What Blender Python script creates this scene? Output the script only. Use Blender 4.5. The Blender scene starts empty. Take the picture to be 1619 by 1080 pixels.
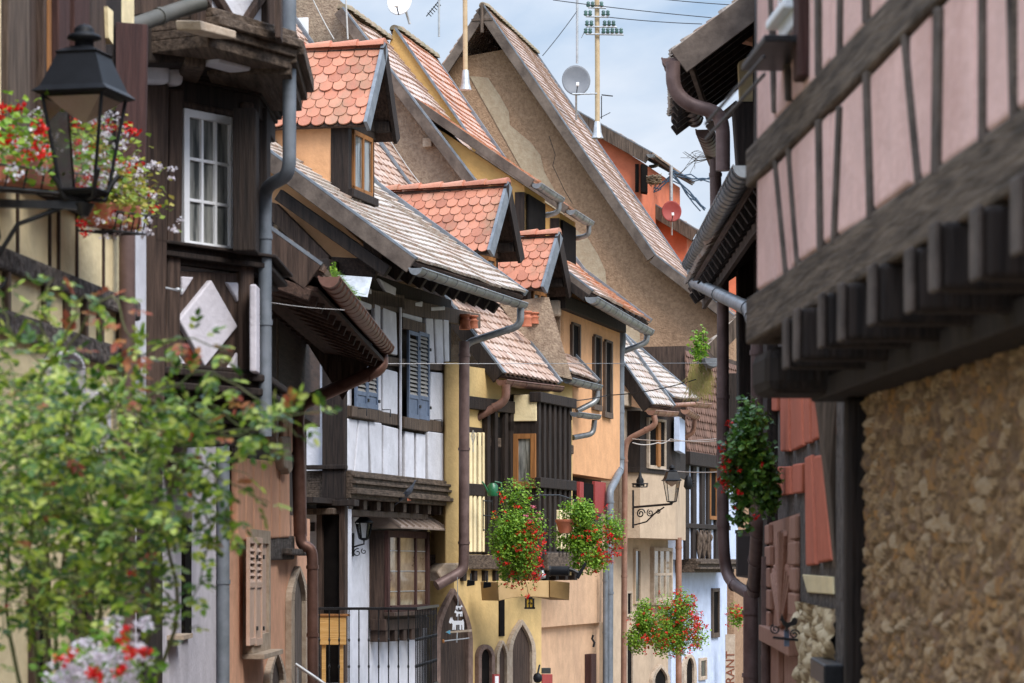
import bpy, math, random
from mathutils import Vector, Matrix, noise
R = random.Random(11)
C = bpy.context.scene.collection
# camera calibration: level camera at the origin of the street, 100 mm lens, horizon low in the frame
F = 4497.22; HY = 900.0; CX = 809.5; CZ = 6.0
def P(u, v, D): return Vector(((u - CX) / F * D, D, CZ + (HY - v) / F * D))
UP = Vector((0, 0, 1))
def gz(y):                                   # street falls away from the camera
    y = max(-10.0, min(y, 75.0))
    return CZ - 1.7 - y * 0.075
# ------------------------------------------------------------------ materials
MATS = {}
def mk(name, c1, c2=None, scale=3.0, rough=.85, bump=.0, bscale=40., stretch=(1, 1, 1), metal=0.0,
       attr=None, stain=None, sscale=.7, samt=.5, spec=.3, detail=6., bdist=.02, voro=False, coat=0.0, trans=0.0, lo=.35, hi=.65):
    m = bpy.data.materials.new(name); m.use_nodes = True
    nt = m.node_tree; N = nt.nodes; L = nt.links
    b = N['Principled BSDF']
    b.inputs['Roughness'].default_value = rough; b.inputs['Metallic'].default_value = metal
    b.inputs['Specular IOR Level'].default_value = spec
    b.inputs['Coat Weight'].default_value = coat
    tc = N.new('ShaderNodeTexCoord'); mp = N.new('ShaderNodeMapping'); mp.inputs['Scale'].default_value = stretch
    L.new(tc.outputs['Object'], mp.inputs['Vector'])
    col = None
    if c2 is None: c2 = tuple(x * .8 for x in c1)
    nz = N.new('ShaderNodeTexNoise'); nz.inputs['Scale'].default_value = scale; nz.inputs['Detail'].default_value = detail
    nz.inputs['Roughness'].default_value = .65
    L.new(mp.outputs[0], nz.inputs['Vector'])
    rp = N.new('ShaderNodeValToRGB'); rp.color_ramp.elements[0].position = lo; rp.color_ramp.elements[1].position = hi
    rp.color_ramp.elements[0].color = (*c1, 1); rp.color_ramp.elements[1].color = (*c2, 1)
    L.new(nz.outputs['Fac'], rp.inputs['Fac']); col = rp.outputs['Color']
    if attr:                                 # list of colours picked per tile / leaf
        at = N.new('ShaderNodeAttribute'); at.attribute_name = 'rnd'
        r2 = N.new('ShaderNodeValToRGB'); e = r2.color_ramp.elements
        e[0].color = (*attr[0], 1); e[0].position = 0; e[1].color = (*attr[-1], 1); e[1].position = 1
        for i in range(1, len(attr) - 1):
            q = e.new(i / (len(attr) - 1)); q.color = (*attr[i], 1)
        L.new(at.outputs['Fac'], r2.inputs['Fac'])
        mx = N.new('ShaderNodeMix'); mx.data_type = 'RGBA'; mx.inputs['Factor'].default_value = .7
        L.new(col, mx.inputs['A']); L.new(r2.outputs['Color'], mx.inputs['B']); col = mx.outputs['Result']
    if stain:
        n2 = N.new('ShaderNodeTexNoise'); n2.inputs['Scale'].default_value = sscale; n2.inputs['Detail'].default_value = 8
        n2.inputs['Roughness'].default_value = .7
        mp2 = N.new('ShaderNodeMapping'); mp2.inputs['Scale'].default_value = (1, 1, .45)
        L.new(tc.outputs['Object'], mp2.inputs[0]); L.new(mp2.outputs[0], n2.inputs['Vector'])
        r3 = N.new('ShaderNodeMapRange'); r3.inputs['From Min'].default_value = .48; r3.inputs['From Max'].default_value = .72
        r3.inputs['To Max'].default_value = samt
        L.new(n2.outputs['Fac'], r3.inputs['Value'])
        mx = N.new('ShaderNodeMix'); mx.data_type = 'RGBA'; L.new(r3.outputs[0], mx.inputs['Factor'])
        L.new(col, mx.inputs['A']); mx.inputs['B'].default_value = (*stain, 1); col = mx.outputs['Result']
    L.new(col, b.inputs['Base Color'])
    if bump:
        if voro:
            bn = N.new('ShaderNodeTexVoronoi'); bn.inputs['Scale'].default_value = bscale; o = bn.outputs['Distance']
        else:
            bn = N.new('ShaderNodeTexNoise'); bn.inputs['Scale'].default_value = bscale; bn.inputs['Detail'].default_value = 5; o = bn.outputs['Fac']
        L.new(mp.outputs[0], bn.inputs['Vector'])
        bu = N.new('ShaderNodeBump'); bu.inputs['Strength'].default_value = bump; bu.inputs['Distance'].default_value = bdist
        L.new(o, bu.inputs['Height']); L.new(bu.outputs[0], b.inputs['Normal'])
    if trans:
        out = N['Material Output']; tr = N.new('ShaderNodeBsdfTranslucent'); ms = N.new('ShaderNodeMixShader')
        L.new(col, tr.inputs['Color']); ms.inputs[0].default_value = trans
        L.new(b.outputs[0], ms.inputs[1]); L.new(tr.outputs[0], ms.inputs[2]); L.new(ms.outputs[0], out.inputs['Surface'])
    MATS[name] = m
    return m
def plaster(name, c, dark=None, bump=.35, bscale=25, samt=.55, **k):
    d = dark or tuple(x * .55 for x in c)
    return mk(name, c, tuple(x * .82 for x in c), scale=4, rough=.92, bump=bump, bscale=bscale, stain=d, sscale=1.1, samt=samt, spec=.15, **k)
def wood(name, c1, c2, axis='z', rough=.75, sc=6, **k):
    st = {'z': (5, 5, .35), 'y': (5, .35, 5), 'x': (.35, 5, 5)}[axis]
    return mk(name, c1, c2, scale=sc, rough=rough, bump=.6, bscale=14, stretch=st, spec=.25, bdist=.015, **k)
m_cream = plaster('cream_plaster', (.80, .66, .40))
m_creampan = plaster('cream_panel_plaster', (.86, .71, .43), samt=.3)
m_grey = plaster('lilac_grey_plaster', (.56, .53, .57))
m_white = plaster('white_plaster', (.67, .67, .72), dark=(.38, .37, .38), samt=.5)
m_orange = plaster('terracotta_plaster', (.76, .42, .27), dark=(.50, .27, .18), samt=.7)
m_yellow = plaster('ochre_yellow_plaster', (.64, .45, .20), dark=(.40, .27, .13))
m_peach = plaster('peach_plaster', (.68, .37, .19), dark=(.5, .25, .12), samt=.35)
m_palepeach = plaster('pale_peach_plaster', (.66, .42, .26), dark=(.4, .25, .17), samt=.5)
m_beige = plaster('beige_plaster', (.50, .38, .27), dark=(.30, .22, .16))
m_ochre = plaster('bright_ochre_plaster', (.56, .35, .13), dark=(.42, .26, .1), samt=.4)
m_red = plaster('brick_red_plaster', (.58, .17, .09), dark=(.36, .12, .08))
m_redpan = plaster('red_clay_panel_plaster', (.52, .15, .09), dark=(.33, .12, .08), samt=.4)
m_pink = plaster('dusty_pink_plaster', (.72, .47, .42), dark=(.47, .27, .23), samt=.8)
m_blue = plaster('pale_blue_plaster', (.52, .59, .74), dark=(.34, .38, .48), samt=.3)
m_rough = mk('grey_roughcast', (.23, .165, .12), (.38, .29, .21), scale=14, rough=.95, bump=.9, bscale=30, bdist=.025, stain=(.17, .13, .10), sscale=.6, samt=.6, spec=.1)
m_rough2 = mk('brown_roughcast', (.26, .16, .10), (.40, .255, .16), scale=13, rough=.95, bump=.9, bscale=26, bdist=.028, stain=(.17, .105, .065), sscale=.4, samt=.85, spec=.1)
m_dark = wood('dark_timber', (.010, .007, .006), (.034, .023, .018))
m_brown = wood('brown_timber', (.026, .016, .012), (.085, .054, .040))
m_brownh = wood('brown_timber_level', (.018, .011, .008), (.058, .036, .026), axis='y')
m_maroon = wood('maroon_board', (.032, .014, .012), (.075, .034, .028))
m_red_wood = wood('dark_red_shutter_wood', (.24, .035, .035), (.33, .06, .05))
m_greyw = wood('weathered_timber', (.036, .025, .018), (.14, .10, .075))
m_greywh = wood('weathered_timber_level', (.032, .021, .014), (.135, .098, .072), axis='y')
m_greywx = mk('weathered_board', (.075, .057, .047), (.165, .128, .104), scale=3, rough=.85, bump=.3, bscale=18, stretch=(1, 3, 1), spec=.2, stain=(.06, .045, .038), sscale=1.5, samt=.6)
m_soffit = wood('soffit_boards', (.03, .017, .012), (.085, .048, .034), axis='y')
m_joist = wood('joist_timber', (.02, .014, .012), (.075, .055, .045), axis='x')
m_orangew = wood('varnished_wood', (.20, .085, .028), (.32, .14, .045))
m_pine = wood('pine_board', (.52, .28, .08), (.64, .38, .14), axis='x')
m_zinc = mk('zinc_sheet', (.17, .18, .19), (.30, .31, .32), scale=5, rough=.45, metal=.55, bump=.15, bscale=8, stain=(.10, .09, .08), sscale=1.5, samt=.6)
m_zincblue = mk('painted_grey_pipe', (.13, .15, .17), (.20, .22, .25), scale=5, rough=.5, metal=.2, stain=(.08, .08, .08), sscale=2, samt=.4)
m_copper = mk('aged_copper', (.15, .075, .055), (.24, .13, .10), scale=6, rough=.5, metal=.4, bump=.1, bscale=9, stain=(.07, .045, .04), sscale=1.4, samt=.7)
m_copper2 = mk('dull_copper', (.26, .13, .085), (.36, .20, .14), scale=6, rough=.5, metal=.35, stain=(.14, .09, .08), sscale=1.4, samt=.6)
m_pipe = mk('brown_pipe', (.10, .062, .055), (.16, .105, .095), scale=6, rough=.5, metal=.2, stain=(.05, .035, .03), sscale=1.5, samt=.5)
m_flash = mk('lead_flashing', (.13, .145, .165), (.22, .24, .265), scale=6, rough=.5, metal=.3, bump=.3, bscale=10)
m_iron = mk('black_iron', (.012, .012, .013), (.03, .03, .032), scale=9, rough=.4, metal=.3)
m_lampblack = mk('lantern_black_paint', (.004, .0045, .006), (.009, .010, .013), scale=6, rough=.55, spec=.2)
m_steel = mk('galvanised_steel', (.32, .33, .34), (.48, .49, .5), scale=9, rough=.45, metal=.5)
m_polecream = mk('cream_painted_pole', (.38, .27, .15), (.50, .38, .24), scale=6, rough=.6)
m_whitepaint = mk('white_gloss_paint', (.72, .72, .74), (.8, .8, .82), scale=6, rough=.35, spec=.4)
m_bluesh = mk('blue_grey_shutter_paint', (.10, .135, .20), (.15, .19, .27), scale=9, rough=.55, stain=(.07, .08, .1), samt=.5)
m_slat = mk('pale_slat_paint', (.27, .25, .22), (.36, .33, .29), scale=9, rough=.6)
m_shell = mk('pale_pink_shutter_paint', (.56, .38, .28), (.64, .46, .36), scale=9, rough=.6, stain=(.36, .24, .18), samt=.5)
m_stonetrim = mk('sandstone_trim', (.34, .26, .19), (.48, .39, .30), scale=9, rough=.9, bump=.5, bscale=24, stain=(.20, .16, .12))
m_browntrim = mk('brown_sandstone', (.13, .085, .07), (.22, .15, .12), scale=8, rough=.9, bump=.5, bscale=20)
m_greystone = mk('grey_stone_band', (.035, .028, .024), (.15, .125, .11), scale=12, rough=.95, bump=1, bscale=22, bdist=.05)
m_glass = mk('window_glass', (.018, .021, .024), (.06, .065, .07), scale=2.2, rough=.07, spec=.7, lo=.3, hi=.8)
m_glassw = mk('curtained_glass', (.05, .055, .055), (.28, .28, .26), scale=4, rough=.1, spec=.7, stretch=(3, 3, .3), lo=.4, hi=.6)
m_amber = mk('old_leaded_glass', (.10, .06, .035), (.35, .27, .18), scale=3, rough=.12, spec=.7, lo=.3, hi=.7)
m_void = mk('dark_interior', (.006, .005, .005), (.012, .010, .009), scale=4, rough=.95, spec=.05)
TR = [(.28, .10, .06), (.38, .145, .085), (.46, .185, .11), (.52, .225, .14), (.40, .14, .08), (.50, .25, .17)]
m_tileR = mk('red_clay_tile', (.50, .20, .12), (.36, .13, .08), scale=5, rough=.6, attr=TR, bump=.3, bscale=30, stain=(.20, .15, .09), sscale=2.6, samt=.75, spec=.4)
m_tileP = mk('weathered_sheen_tile', (.46, .33, .29), (.30, .17, .13), scale=4, rough=.42, attr=[(.33, .21, .15), (.47, .35, .28), (.53, .42, .35), (.42, .27, .19), (.55, .46, .39)], bump=.3, bscale=22, spec=.6)  # weathered pink, lightened to paint the sky's sheen into the tiles
m_tileG = mk('lichen_sheen_tile', (.40, .35, .31), (.26, .20, .16), scale=4, rough=.45, attr=[(.28, .20, .155), (.42, .355, .30), (.50, .44, .385), (.38, .25, .18), (.47, .41, .355), (.55, .50, .45)], bump=.3, bscale=22, spec=.6)  # lichened grey, whitened so sky highlights sit in the tile colour
m_tileO = mk('orange_clay_tile', (.52, .27, .16), (.40, .16, .08), scale=1.2, rough=.42, attr=[(.42, .15, .07), (.54, .28, .17), (.58, .42, .35), (.50, .19, .08), (.56, .36, .27)], bump=.3, bscale=22, spec=.6)
m_ridge = mk('mossy_ridge_tile', (.30, .22, .16), (.16, .15, .09), scale=6, rough=.9, bump=.7, bscale=20)
m_pot = mk('terracotta_pot', (.42, .13, .07), (.52, .19, .11), scale=6, rough=.75, bump=.3, bscale=20)
m_leaf = mk('geranium_leaf', (.10, .20, .02), (.16, .30, .03), scale=5, rough=.5, attr=[(.05, .13, .01), (.13, .28, .02), (.24, .42, .03), (.36, .52, .05)], spec=.35, trans=.35)
m_leafd = mk('dark_ivy_leaf', (.02, .06, .015), (.04, .10, .02), scale=5, rough=.4, attr=[(.02, .07, .012), (.05, .15, .02), (.11, .26, .03), (.24, .42, .05)], spec=.5, trans=.2)
m_leafr = mk('rose_leaf', (.05, .13, .02), (.12, .24, .03), scale=5, rough=.34, attr=[(.008, .035, .006), (.03, .085, .010), (.11, .21, .015), (.27, .38, .025), (.48, .56, .05), (.66, .68, .18)], spec=.5, trans=.3)  # palest leaf tones are painted highlights for the foliage
m_redleaf = mk('reddened_rose_leaf', (.30, .06, .03), (.38, .14, .05), scale=5, rough=.45, attr=[(.25, .03, .03), (.38, .10, .05), (.42, .24, .06)], trans=.3)
m_petal = mk('red_petal', (.60, .012, .012), (.70, .03, .02), scale=5, rough=.5, attr=[(.42, .004, .008), (.62, .012, .012), (.75, .035, .02)], trans=.25)
m_petalw = mk('white_petal', (.72, .66, .70), (.85, .82, .85), scale=5, rough=.5, attr=[(.6, .5, .56), (.8, .75, .8), (.88, .87, .9)], trans=.3)
m_petalp = mk('pink_petal', (.62, .10, .20), (.7, .2, .3), scale=5, rough=.5, trans=.25)
m_stem = mk('green_stem', (.07, .09, .025), (.13, .12, .05), scale=5, rough=.7)
m_twig = mk('dry_twig', (.16, .11, .07), (.26, .19, .12), scale=5, rough=.9)
m_drygrass = mk('dry_grass', (.36, .30, .09), (.44, .33, .14), scale=5, rough=.8, attr=[(.25, .28, .06), (.4, .34, .12), (.42, .26, .12)], trans=.3)
# ------------------------------------------------------------------ geometry collector
class Wall:
    """vertical plane through two plan points; n is its outward normal"""
    def __init__(s, u1, D1, u2, D2, xy=None):
        a, b = xy if xy else (P(u1, HY, D1).xy, P(u2, HY, D2).xy)
        s.a = Vector(a); s.d = (Vector(b) - s.a).normalized(); s.L = (Vector(b) - s.a).length
        n = Vector((s.d.y, -s.d.x))
        s.n = n if n.dot(-s.a) > 0 else -n
        s.n3 = Vector((s.n.x, s.n.y, 0)); s.d3 = Vector((s.d.x, s.d.y, 0))
    def sD(s, u, off=0):
        a = s.a + s.n * off; r = Vector(((u - CX) / F, 1.0)); d = s.d
        D = (a.x * d.y - a.y * d.x) / (r.x * d.y - r.y * d.x)
        return ((r * D - a).dot(d), D)
    def p(s, u, v, off=0):
        return P(u, v, s.sD(u, off)[1])
    def pt(s, q, z, off=0):
        w = s.a + s.d * q + s.n * off
        return Vector((w.x, w.y, z))
    def back(s, sgn=-1, at=0.0):
        """perpendicular wall going back from position `at` (metres along d)"""
        a = s.a + s.d * at
        return Wall(0, 0, 0, 0, xy=(a, a + s.n * sgn))
class M:
    def __init__(s): s.v = []; s.f = []; s.r = []; s.sm = []; s.st = []
    def add(s, vs, fs, r=None, sm=False):
        o = len(s.v); s.v += [Vector(x) for x in vs]; s.st.append((o, len(s.f)))
        if r is None: r = R.random()
        for f in fs: s.f.append([o + i for i in f]); s.r.append(r); s.sm.append(sm)
    def prism(s, front, dv, r=None):
        n = len(front); dv = Vector(dv)
        vs = list(front) + [p + dv for p in front]
        fs = [list(range(n)), list(range(2 * n - 1, n - 1, -1))] + [[i, i + n, (i + 1) % n + n, (i + 1) % n] for i in range(n)]
        s.add(vs, fs, r); return s
    def wp(s, W, pts, t0, t1):
        s.prism([W.p(u, v, t1) for u, v in pts], -W.n3 * (t1 - t0)); return s
    def wb(s, W, u0, u1, v0, v1, t0, t1, ref=None):
        if ref is None: ref = (u0 + u1) / 2
        D = W.sD(ref, t1)[1]; za = CZ + (HY - v0) / F * D; zb = CZ + (HY - v1) / F * D
        s0 = W.sD(u0, t1)[0]; s1 = W.sD(u1, t1)[0]
        return s.lb(W, s0, s1, zb, za, t0, t1)
    def lb(s, W, s0, s1, z0, z1, t0, t1):
        s.prism([W.pt(s0, z1, t1), W.pt(s0, z0, t1), W.pt(s1, z0, t1), W.pt(s1, z1, t1)], -W.n3 * (t1 - t0)); return s
    def beam(s, W, a, b, w, t0, t1):
        A = W.p(*a, t1); B = W.p(*b, t1); d = (B - A).normalized(); q = W.n3.cross(d) * (w / 2)
        s.prism([A - q, B - q, B + q, A + q], -W.n3 * (t1 - t0)); return s
    def bar(s, A, B, w, h, up=UP):
        d = (B - A).normalized(); x = d.cross(up).normalized() * (w / 2); y = x.cross(d).normalized() * (h / 2)
        s.prism([A - x - y, A + x - y, A + x + y, A - x + y], B - A); return s
    def box(s, c, sx, sy, sz, rz=0.0):
        cx, sn = math.cos(rz), math.sin(rz); X = Vector((cx, sn, 0)) * sx / 2; Y = Vector((-sn, cx, 0)) * sy / 2
        c = Vector(c); zz = UP * sz
        s.prism([c - X - Y - zz / 2, c + X - Y - zz / 2, c + X + Y - zz / 2, c - X + Y - zz / 2], zz); return s
    def tube(s, pts, r, seg=10, cap=True, arc=None, closed=False):
        """round pipe through points; arc=(a0,a1) makes a half round gutter"""
        n = len(pts); rs = r if isinstance(r, (list, tuple)) else [r] * n
        rings = []; prev = None
        for i, p in enumerate(pts):
            t = ((pts[i] - pts[i - 1]).normalized() if i > 0 else Vector((0, 0, 0))) + ((pts[i + 1] - pts[i]).normalized() if i < n - 1 else Vector((0, 0, 0)))
            t = t.normalized() if t.length > 1e-6 else UP
            if prev is None:
                ref = UP if abs(t.z) < .95 else Vector((1, 0, 0)); x = t.cross(ref).normalized()
            else:
                x = (prev - t * prev.dot(t)).normalized()
            prev = x; y = x.cross(t).normalized()
            k = 1.0
            if 0 < i < n - 1:
                c = (pts[i] - pts[i - 1]).normalized().dot((pts[i + 1] - pts[i]).normalized()); k = 1 / max(.75, math.sqrt(max(.1, (1 + c) / 2)))
            rings.append([p + (x * math.cos(2 * math.pi * j / seg) + y * math.sin(2 * math.pi * j / seg)) * rs[i] * (k if False else 1) for j in range(seg)])
        vs = [q for g in rings for q in g]; fs = []
        for i in range(n - 1):
            for j in range(seg): fs.append([i * seg + j, i * seg + (j + 1) % seg, (i + 1) * seg + (j + 1) % seg, (i + 1) * seg + j])
        s.add(vs, fs, sm=True)
        if cap: s.add(rings[0], [list(range(seg))[::-1]]); s.add(rings[-1], [list(range(seg))])
        return s
    def pipe(s, pts, r, bend=.12, seg=12):
        """pipe with rounded elbows and collars"""
        out = [pts[0]]
        for i in range(1, len(pts) - 1):
            a, b, c = pts[i - 1], pts[i], pts[i + 1]
            l1 = min(bend, (b - a).length * .45); l2 = min(bend, (c - b).length * .45)
            p0 = b + (a - b).normalized() * l1; p2 = b + (c - b).normalized() * l2
            for k in range(5):
                t = k / 4; out.append(p0 * (1 - t) ** 2 + b * 2 * t * (1 - t) + p2 * t * t)
        out.append(pts[-1]); s.tube(out, r, seg)
        for i in range(len(pts) - 1):            # collars near the joints
            a, b = pts[i], pts[i + 1]; L = (b - a).length
            if L > .5:
                d = (b - a).normalized()
                for q in ([.2] if L < 1.5 else [.2, L * .5, L - .2]):
                    s.tube([a + d * (q - .02), a + d * (q + .02)], r * 1.14, seg)
        return s
    def gutter(s, a, b, r=.075, ring=.55):
        """half round gutter with rolled lip and hoops"""
        d = (b - a).normalized(); x = d.cross(UP).normalized(); y = x.cross(d).normalized(); n = 10; L = (b - a).length
        K = max(2, int(L / .5)); vs = []; fs = []
        for k in range(K + 1):
            c = a + (b - a) * (k / K); sg = -.012 * math.sin(math.pi * k / K)
            for rr in (r, r - .008):
                for j in range(n + 1):
                    an = math.pi + math.pi * j / n; vs.append(c + x * math.cos(an) * rr + y * (math.sin(an) * rr + sg))
        w = 2 * (n + 1)
        for k in range(K):
            for q in (0, 1):
                for j in range(n):
                    i0 = k * w + q * (n + 1) + j; fs.append([i0, i0 + 1, i0 + w + 1, i0 + w])
        s.add(vs, fs, sm=True)
        for sg in (-1, 1): s.tube([a + x * r * sg, b + x * r * sg], .012, 6)
        for e, o in ((a, -1), (b, 1)):
            s.prism([e + x * math.cos(math.pi + math.pi * j / n) * (r + .004) + y * math.sin(math.pi + math.pi * j / n) * (r + .004) for j in range(n + 1)], d * .012 * o)
        k = 0
        t = ring / 2
        while t < L:
            c = a + d * t; pts = [c + x * math.cos(math.pi + math.pi * j / n) * (r + .006) + y * math.sin(math.pi + math.pi * j / n) * (r + .006) for j in range(n + 1)]
            s.tube(pts, .009, 5); t += ring
        return s
    def lathe(s, c, prof, seg=16, sq=False):
        """prof: list of (radius, z); sq makes a four-sided (lantern) shape"""
        c = Vector(c); n = 4 if sq else seg; vs = []
        off = math.pi / 4 + (sq if isinstance(sq, float) else 0)
        if not sq: off = 0
        k = math.sqrt(2) if sq else 1
        for r, z in prof:
            for j in range(n):
                a = off + 2 * math.pi * j / n; vs.append(c + Vector((math.cos(a) * r * k, math.sin(a) * r * k, z)))
        fs = [[i * n + j, i * n + (j + 1) % n, (i + 1) * n + (j + 1) % n, (i + 1) * n + j] for i in range(len(prof) - 1) for j in range(n)]
        s.add(vs, fs, sm=not sq); m = len(prof) - 1
        s.add(vs[:n], [list(range(n))[::-1]]); s.add(vs[m * n:], [list(range(n))]); return s
    def ball(s, c, rx, ry, rz, seg=10):
        c = Vector(c); vs = []; h = seg // 2 + 1
        for i in range(h + 1):
            t = math.pi * i / h
            for j in range(seg):
                a = 2 * math.pi * j / seg; vs.append(c + Vector((math.sin(t) * math.cos(a) * rx, math.sin(t) * math.sin(a) * ry, math.cos(t) * rz)))
        fs = [[i * seg + j, (i + 1) * seg + j, (i + 1) * seg + (j + 1) % seg, i * seg + (j + 1) % seg] for i in range(h) for j in range(seg)]
        s.add(vs, fs, sm=True); return s
    def each(s, name, mat, parent=None, bevel=0, seg=2):
        """every added piece becomes an object of its own"""
        out = []; e = s.st + [(len(s.v), len(s.f))]
        for (v0, f0), (v1, f1) in zip(e[:-1], e[1:]):
            q = M(); q.v = s.v[v0:v1]; q.f = [[i - v0 for i in f] for f in s.f[f0:f1]]; q.r = s.r[f0:f1]; q.sm = s.sm[f0:f1]
            out.append(q.build(name, mat, parent, bevel, seg))
        return out
    def build(s, name, mat, parent=None, bevel=0, seg=2):
        me = bpy.data.meshes.new(name); o0 = ORG.get(parent.name, Vector((0, 0, 0))) if parent else Vector((0, 0, 0))
        top = parent is None and s.v
        if top:
            lo = [min(v[i] for v in s.v) for i in range(3)]; hi = [max(v[i] for v in s.v) for i in range(3)]
            o0 = Vector(((lo[0] + hi[0]) / 2, (lo[1] + hi[1]) / 2, lo[2]))
        me.from_pydata([tuple(v - o0) for v in s.v], [], s.f)
        a = me.attributes.new('rnd', 'FLOAT', 'FACE'); a.data.foreach_set('value', s.r)
        me.polygons.foreach_set('use_smooth', s.sm); me.materials.append(mat)
        me.update()
        o = bpy.data.objects.new(name, me); C.objects.link(o)
        if parent: o.parent = parent
        elif top: o.location = o0
        ORG[o.name] = o0
        if bevel:
            b = o.modifiers.new('bevel', 'BEVEL'); b.width = bevel; b.segments = seg; b.limit_method = 'ANGLE'; b.angle_limit = math.radians(40); b.use_clamp_overlap = True
        return o
ORG = {}
def tag(o, label=None, cat=None, group=None, kind=None):
    if label: o['label'] = label
    if cat: o['category'] = cat
    if group: o['group'] = group
    if kind: o['kind'] = kind
    return o
def thing(name, label, cat, loc, group=None):
    o = bpy.data.objects.new(name, None); C.objects.link(o); o.location = loc; o.empty_display_size = .2
    ORG[o.name] = Vector(loc); return tag(o, label, cat, group)
def ground_at(p): return Vector((p.x, p.y, gz(p.y)))
# ------------------------------------------------------------------ roofs
def seg_at(prof, t):
    for i in range(len(prof) - 1):
        L = (prof[i + 1] - prof[i]).length
        if t <= L or i == len(prof) - 2: return prof[i].lerp(prof[i + 1], t / L)
        t -= L
def tile_roof(m, near, far, tw=.18, ex=.165, th=.040, sag=.03, rounded=True, seed=0, jit=1.0):
    """near, far: profiles from EAVE up to RIDGE. Real overlapping beaver-tail tiles."""
    rr = random.Random(seed + 5)
    L = sum((near[i + 1] - near[i]).length for i in range(len(near) - 1))
    W = (far[0] - near[0]).length; nr = int(L / ex); nc = max(1, int(round(W / tw)))
    Lf = sum((far[i + 1] - far[i]).length for i in range(len(far) - 1))
    along = (far[0] - near[0]).normalized()
    for i in range(nr + 1):
        t0 = i * ex; t1 = min(L, t0 + ex * 1.5)
        if t1 - t0 < ex * .3: continue
        a0, a1 = seg_at(near, t0), seg_at(near, t1); b0, b1 = seg_at(far, t0 * Lf / L), seg_at(far, t1 * Lf / L)
        up = (a1 - a0).normalized(); nrm = along.cross(up).normalized()
        if nrm.z < 0: nrm = -nrm
        ph = rr.uniform(-.012, .012); shift = .5 if i % 2 else 0
        for j in range(-1 if shift else 0, nc):
            x0 = max(0, (j + shift) / nc); x1 = min(1, (j + 1 + shift) / nc)
            if x1 - x0 < .2 / nc: continue
            wv = ph * .6
            jt = rr.uniform(-.005, .005) * jit; hh = th + rr.uniform(0, .005) * jit
            if rr.random() < .012: hh += .012; jt += .02
            def q(x, y, h): return a0.lerp(b0, x) * (1 - y) + a1.lerp(b1, x) * y + nrm * (h + wv + sag * (noise.noise(Vector((x * W * .6 + seed * 3, (t0 + y * (t1 - t0)) * .5, seed))) - .1)) - up * (jt * (1 - y) + sag * .7 * noise.noise(Vector((x * W * .7, t0 * .8, seed + 7))))
            g = .035 / nc; xa, xb = x0 + g, x1 - g; xm = (xa + xb) / 2
            if rounded: low = [(xa, .30), (xa + (xb - xa) * .08, .12), (xa + (xb - xa) * .25, .02), (xm, -.03), (xb - (xb - xa) * .25, .02), (xb - (xb - xa) * .08, .12), (xb, .30)]
            else: low = [(xa, 0), (xb, 0)]
            tp = [(xb, 1), (xa, 1)]
            A = [q(x, y, hh * (1.3 - y * .9)) for x, y in low + tp]; B = [q(x, y, hh * (1.3 - y * .9) - th) for x, y in low]
            k = len(low); n = len(A)
            fs = [list(range(n))] + [[e, n + e, n + e + 1, e + 1] for e in range(k - 1)]
            fs += [[k - 1, n + k - 1, k], [0, n - 1, n]]
            m.add(A + B, fs, rr.random())
def ridge_tiles(m, a, b, r=.09, L=.34):
    d = (b - a); n = max(1, int(d.length / L)); d = d / n
    x = d.normalized().cross(UP).normalized()
    for i in range(n):
        p = a + d * i; q = a + d * (i + 1.12); vs = []
        for c, rr in ((p, r * .78), (q, r * 1.22)):
            for j in range(7):
                an = math.pi * j / 6; vs.append(c + x * math.cos(an) * rr + UP * (math.sin(an) * rr - .03))
        m.add(vs, [[j, j + 1, j + 8, j + 7] for j in range(6)], sm=True)
        m.add(vs[7:], [list(range(7))]); m.add(vs[:7], [list(range(7))])
def strip(m, prof, dv, below, above=0.0):
    """board following a profile: hangs `below`, stands `above`, thickness vector dv"""
    for i in range(len(prof) - 1):
        a, b = prof[i], prof[i + 1]; d = (b - a).normalized(); s = Vector(dv).normalized(); q = s.cross(d).normalized()
        if q.z < 0: q = -q
        m.prism([a - q * below, b - q * below, b + q * above, a + q * above], dv)
def profile(E, back, steps):
    out = [E.copy()]
    for h, r in steps: out.append(out[-1] + back * h + UP * r)
    return out
def roof(parent, E0, E1, back, steps, mat, gable_board=.22, bmat=None, deck=m_soffit, tw=.18, ex=.165, seed=0, far_strip=True, ridge=True, sag=.04, board=True):
    near = profile(E0, back, steps); far = profile(E1, back, steps); al = (E1 - E0).normalized()
    m = M(); tile_roof(m, near, far, tw, ex, seed=seed, sag=sag); ro = m.build('roof', mat, parent)
    d = M()
    for i in range(len(near) - 1):
        a, b, c, e = near[i], near[i + 1], far[i + 1], far[i]
        q = al.cross((b - a)).normalized(); q = q if q.z > 0 else -q
        d.prism([a - q * .03, b - q * .03, c - q * .03, e - q * .03], -q * .05)
    d.build('roof_deck', deck, ro)
    if board:
        b = M(); strip(b, [p - al * .0 for p in near], -al * .05, gable_board, .02); b.build('bargeboard', bmat or m_greywx, parent, .008)
        f = M(); strip(f, [p - al * .052 for p in near], al * .09, -.021, .05); f.build('verge_flashing', m_flash, parent)
    if far_strip:
        f = M(); strip(f, far, al * .07, .02, .07); f.build('verge_flashing', m_flash, parent)
    if ridge:
        r = M(); ridge_tiles(r, near[-1] + UP * .04, far[-1] + UP * .04, .11); r.build('ridge', m_ridge, ro)
    return near, far, ro
def rafters(parent, W, s0, s1, z, out, rise=.6, step=.55, w=.11, h=.14, mat=None, L=1.4):
    m = M(); s = s0
    while s < s1:
        a = W.pt(s, z, out); b = W.pt(s, z + rise * L, out - L); m.bar(a, b, w, h); s += step
    return m.build('rafter_ends', mat or m_dark, parent, .01)
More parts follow.
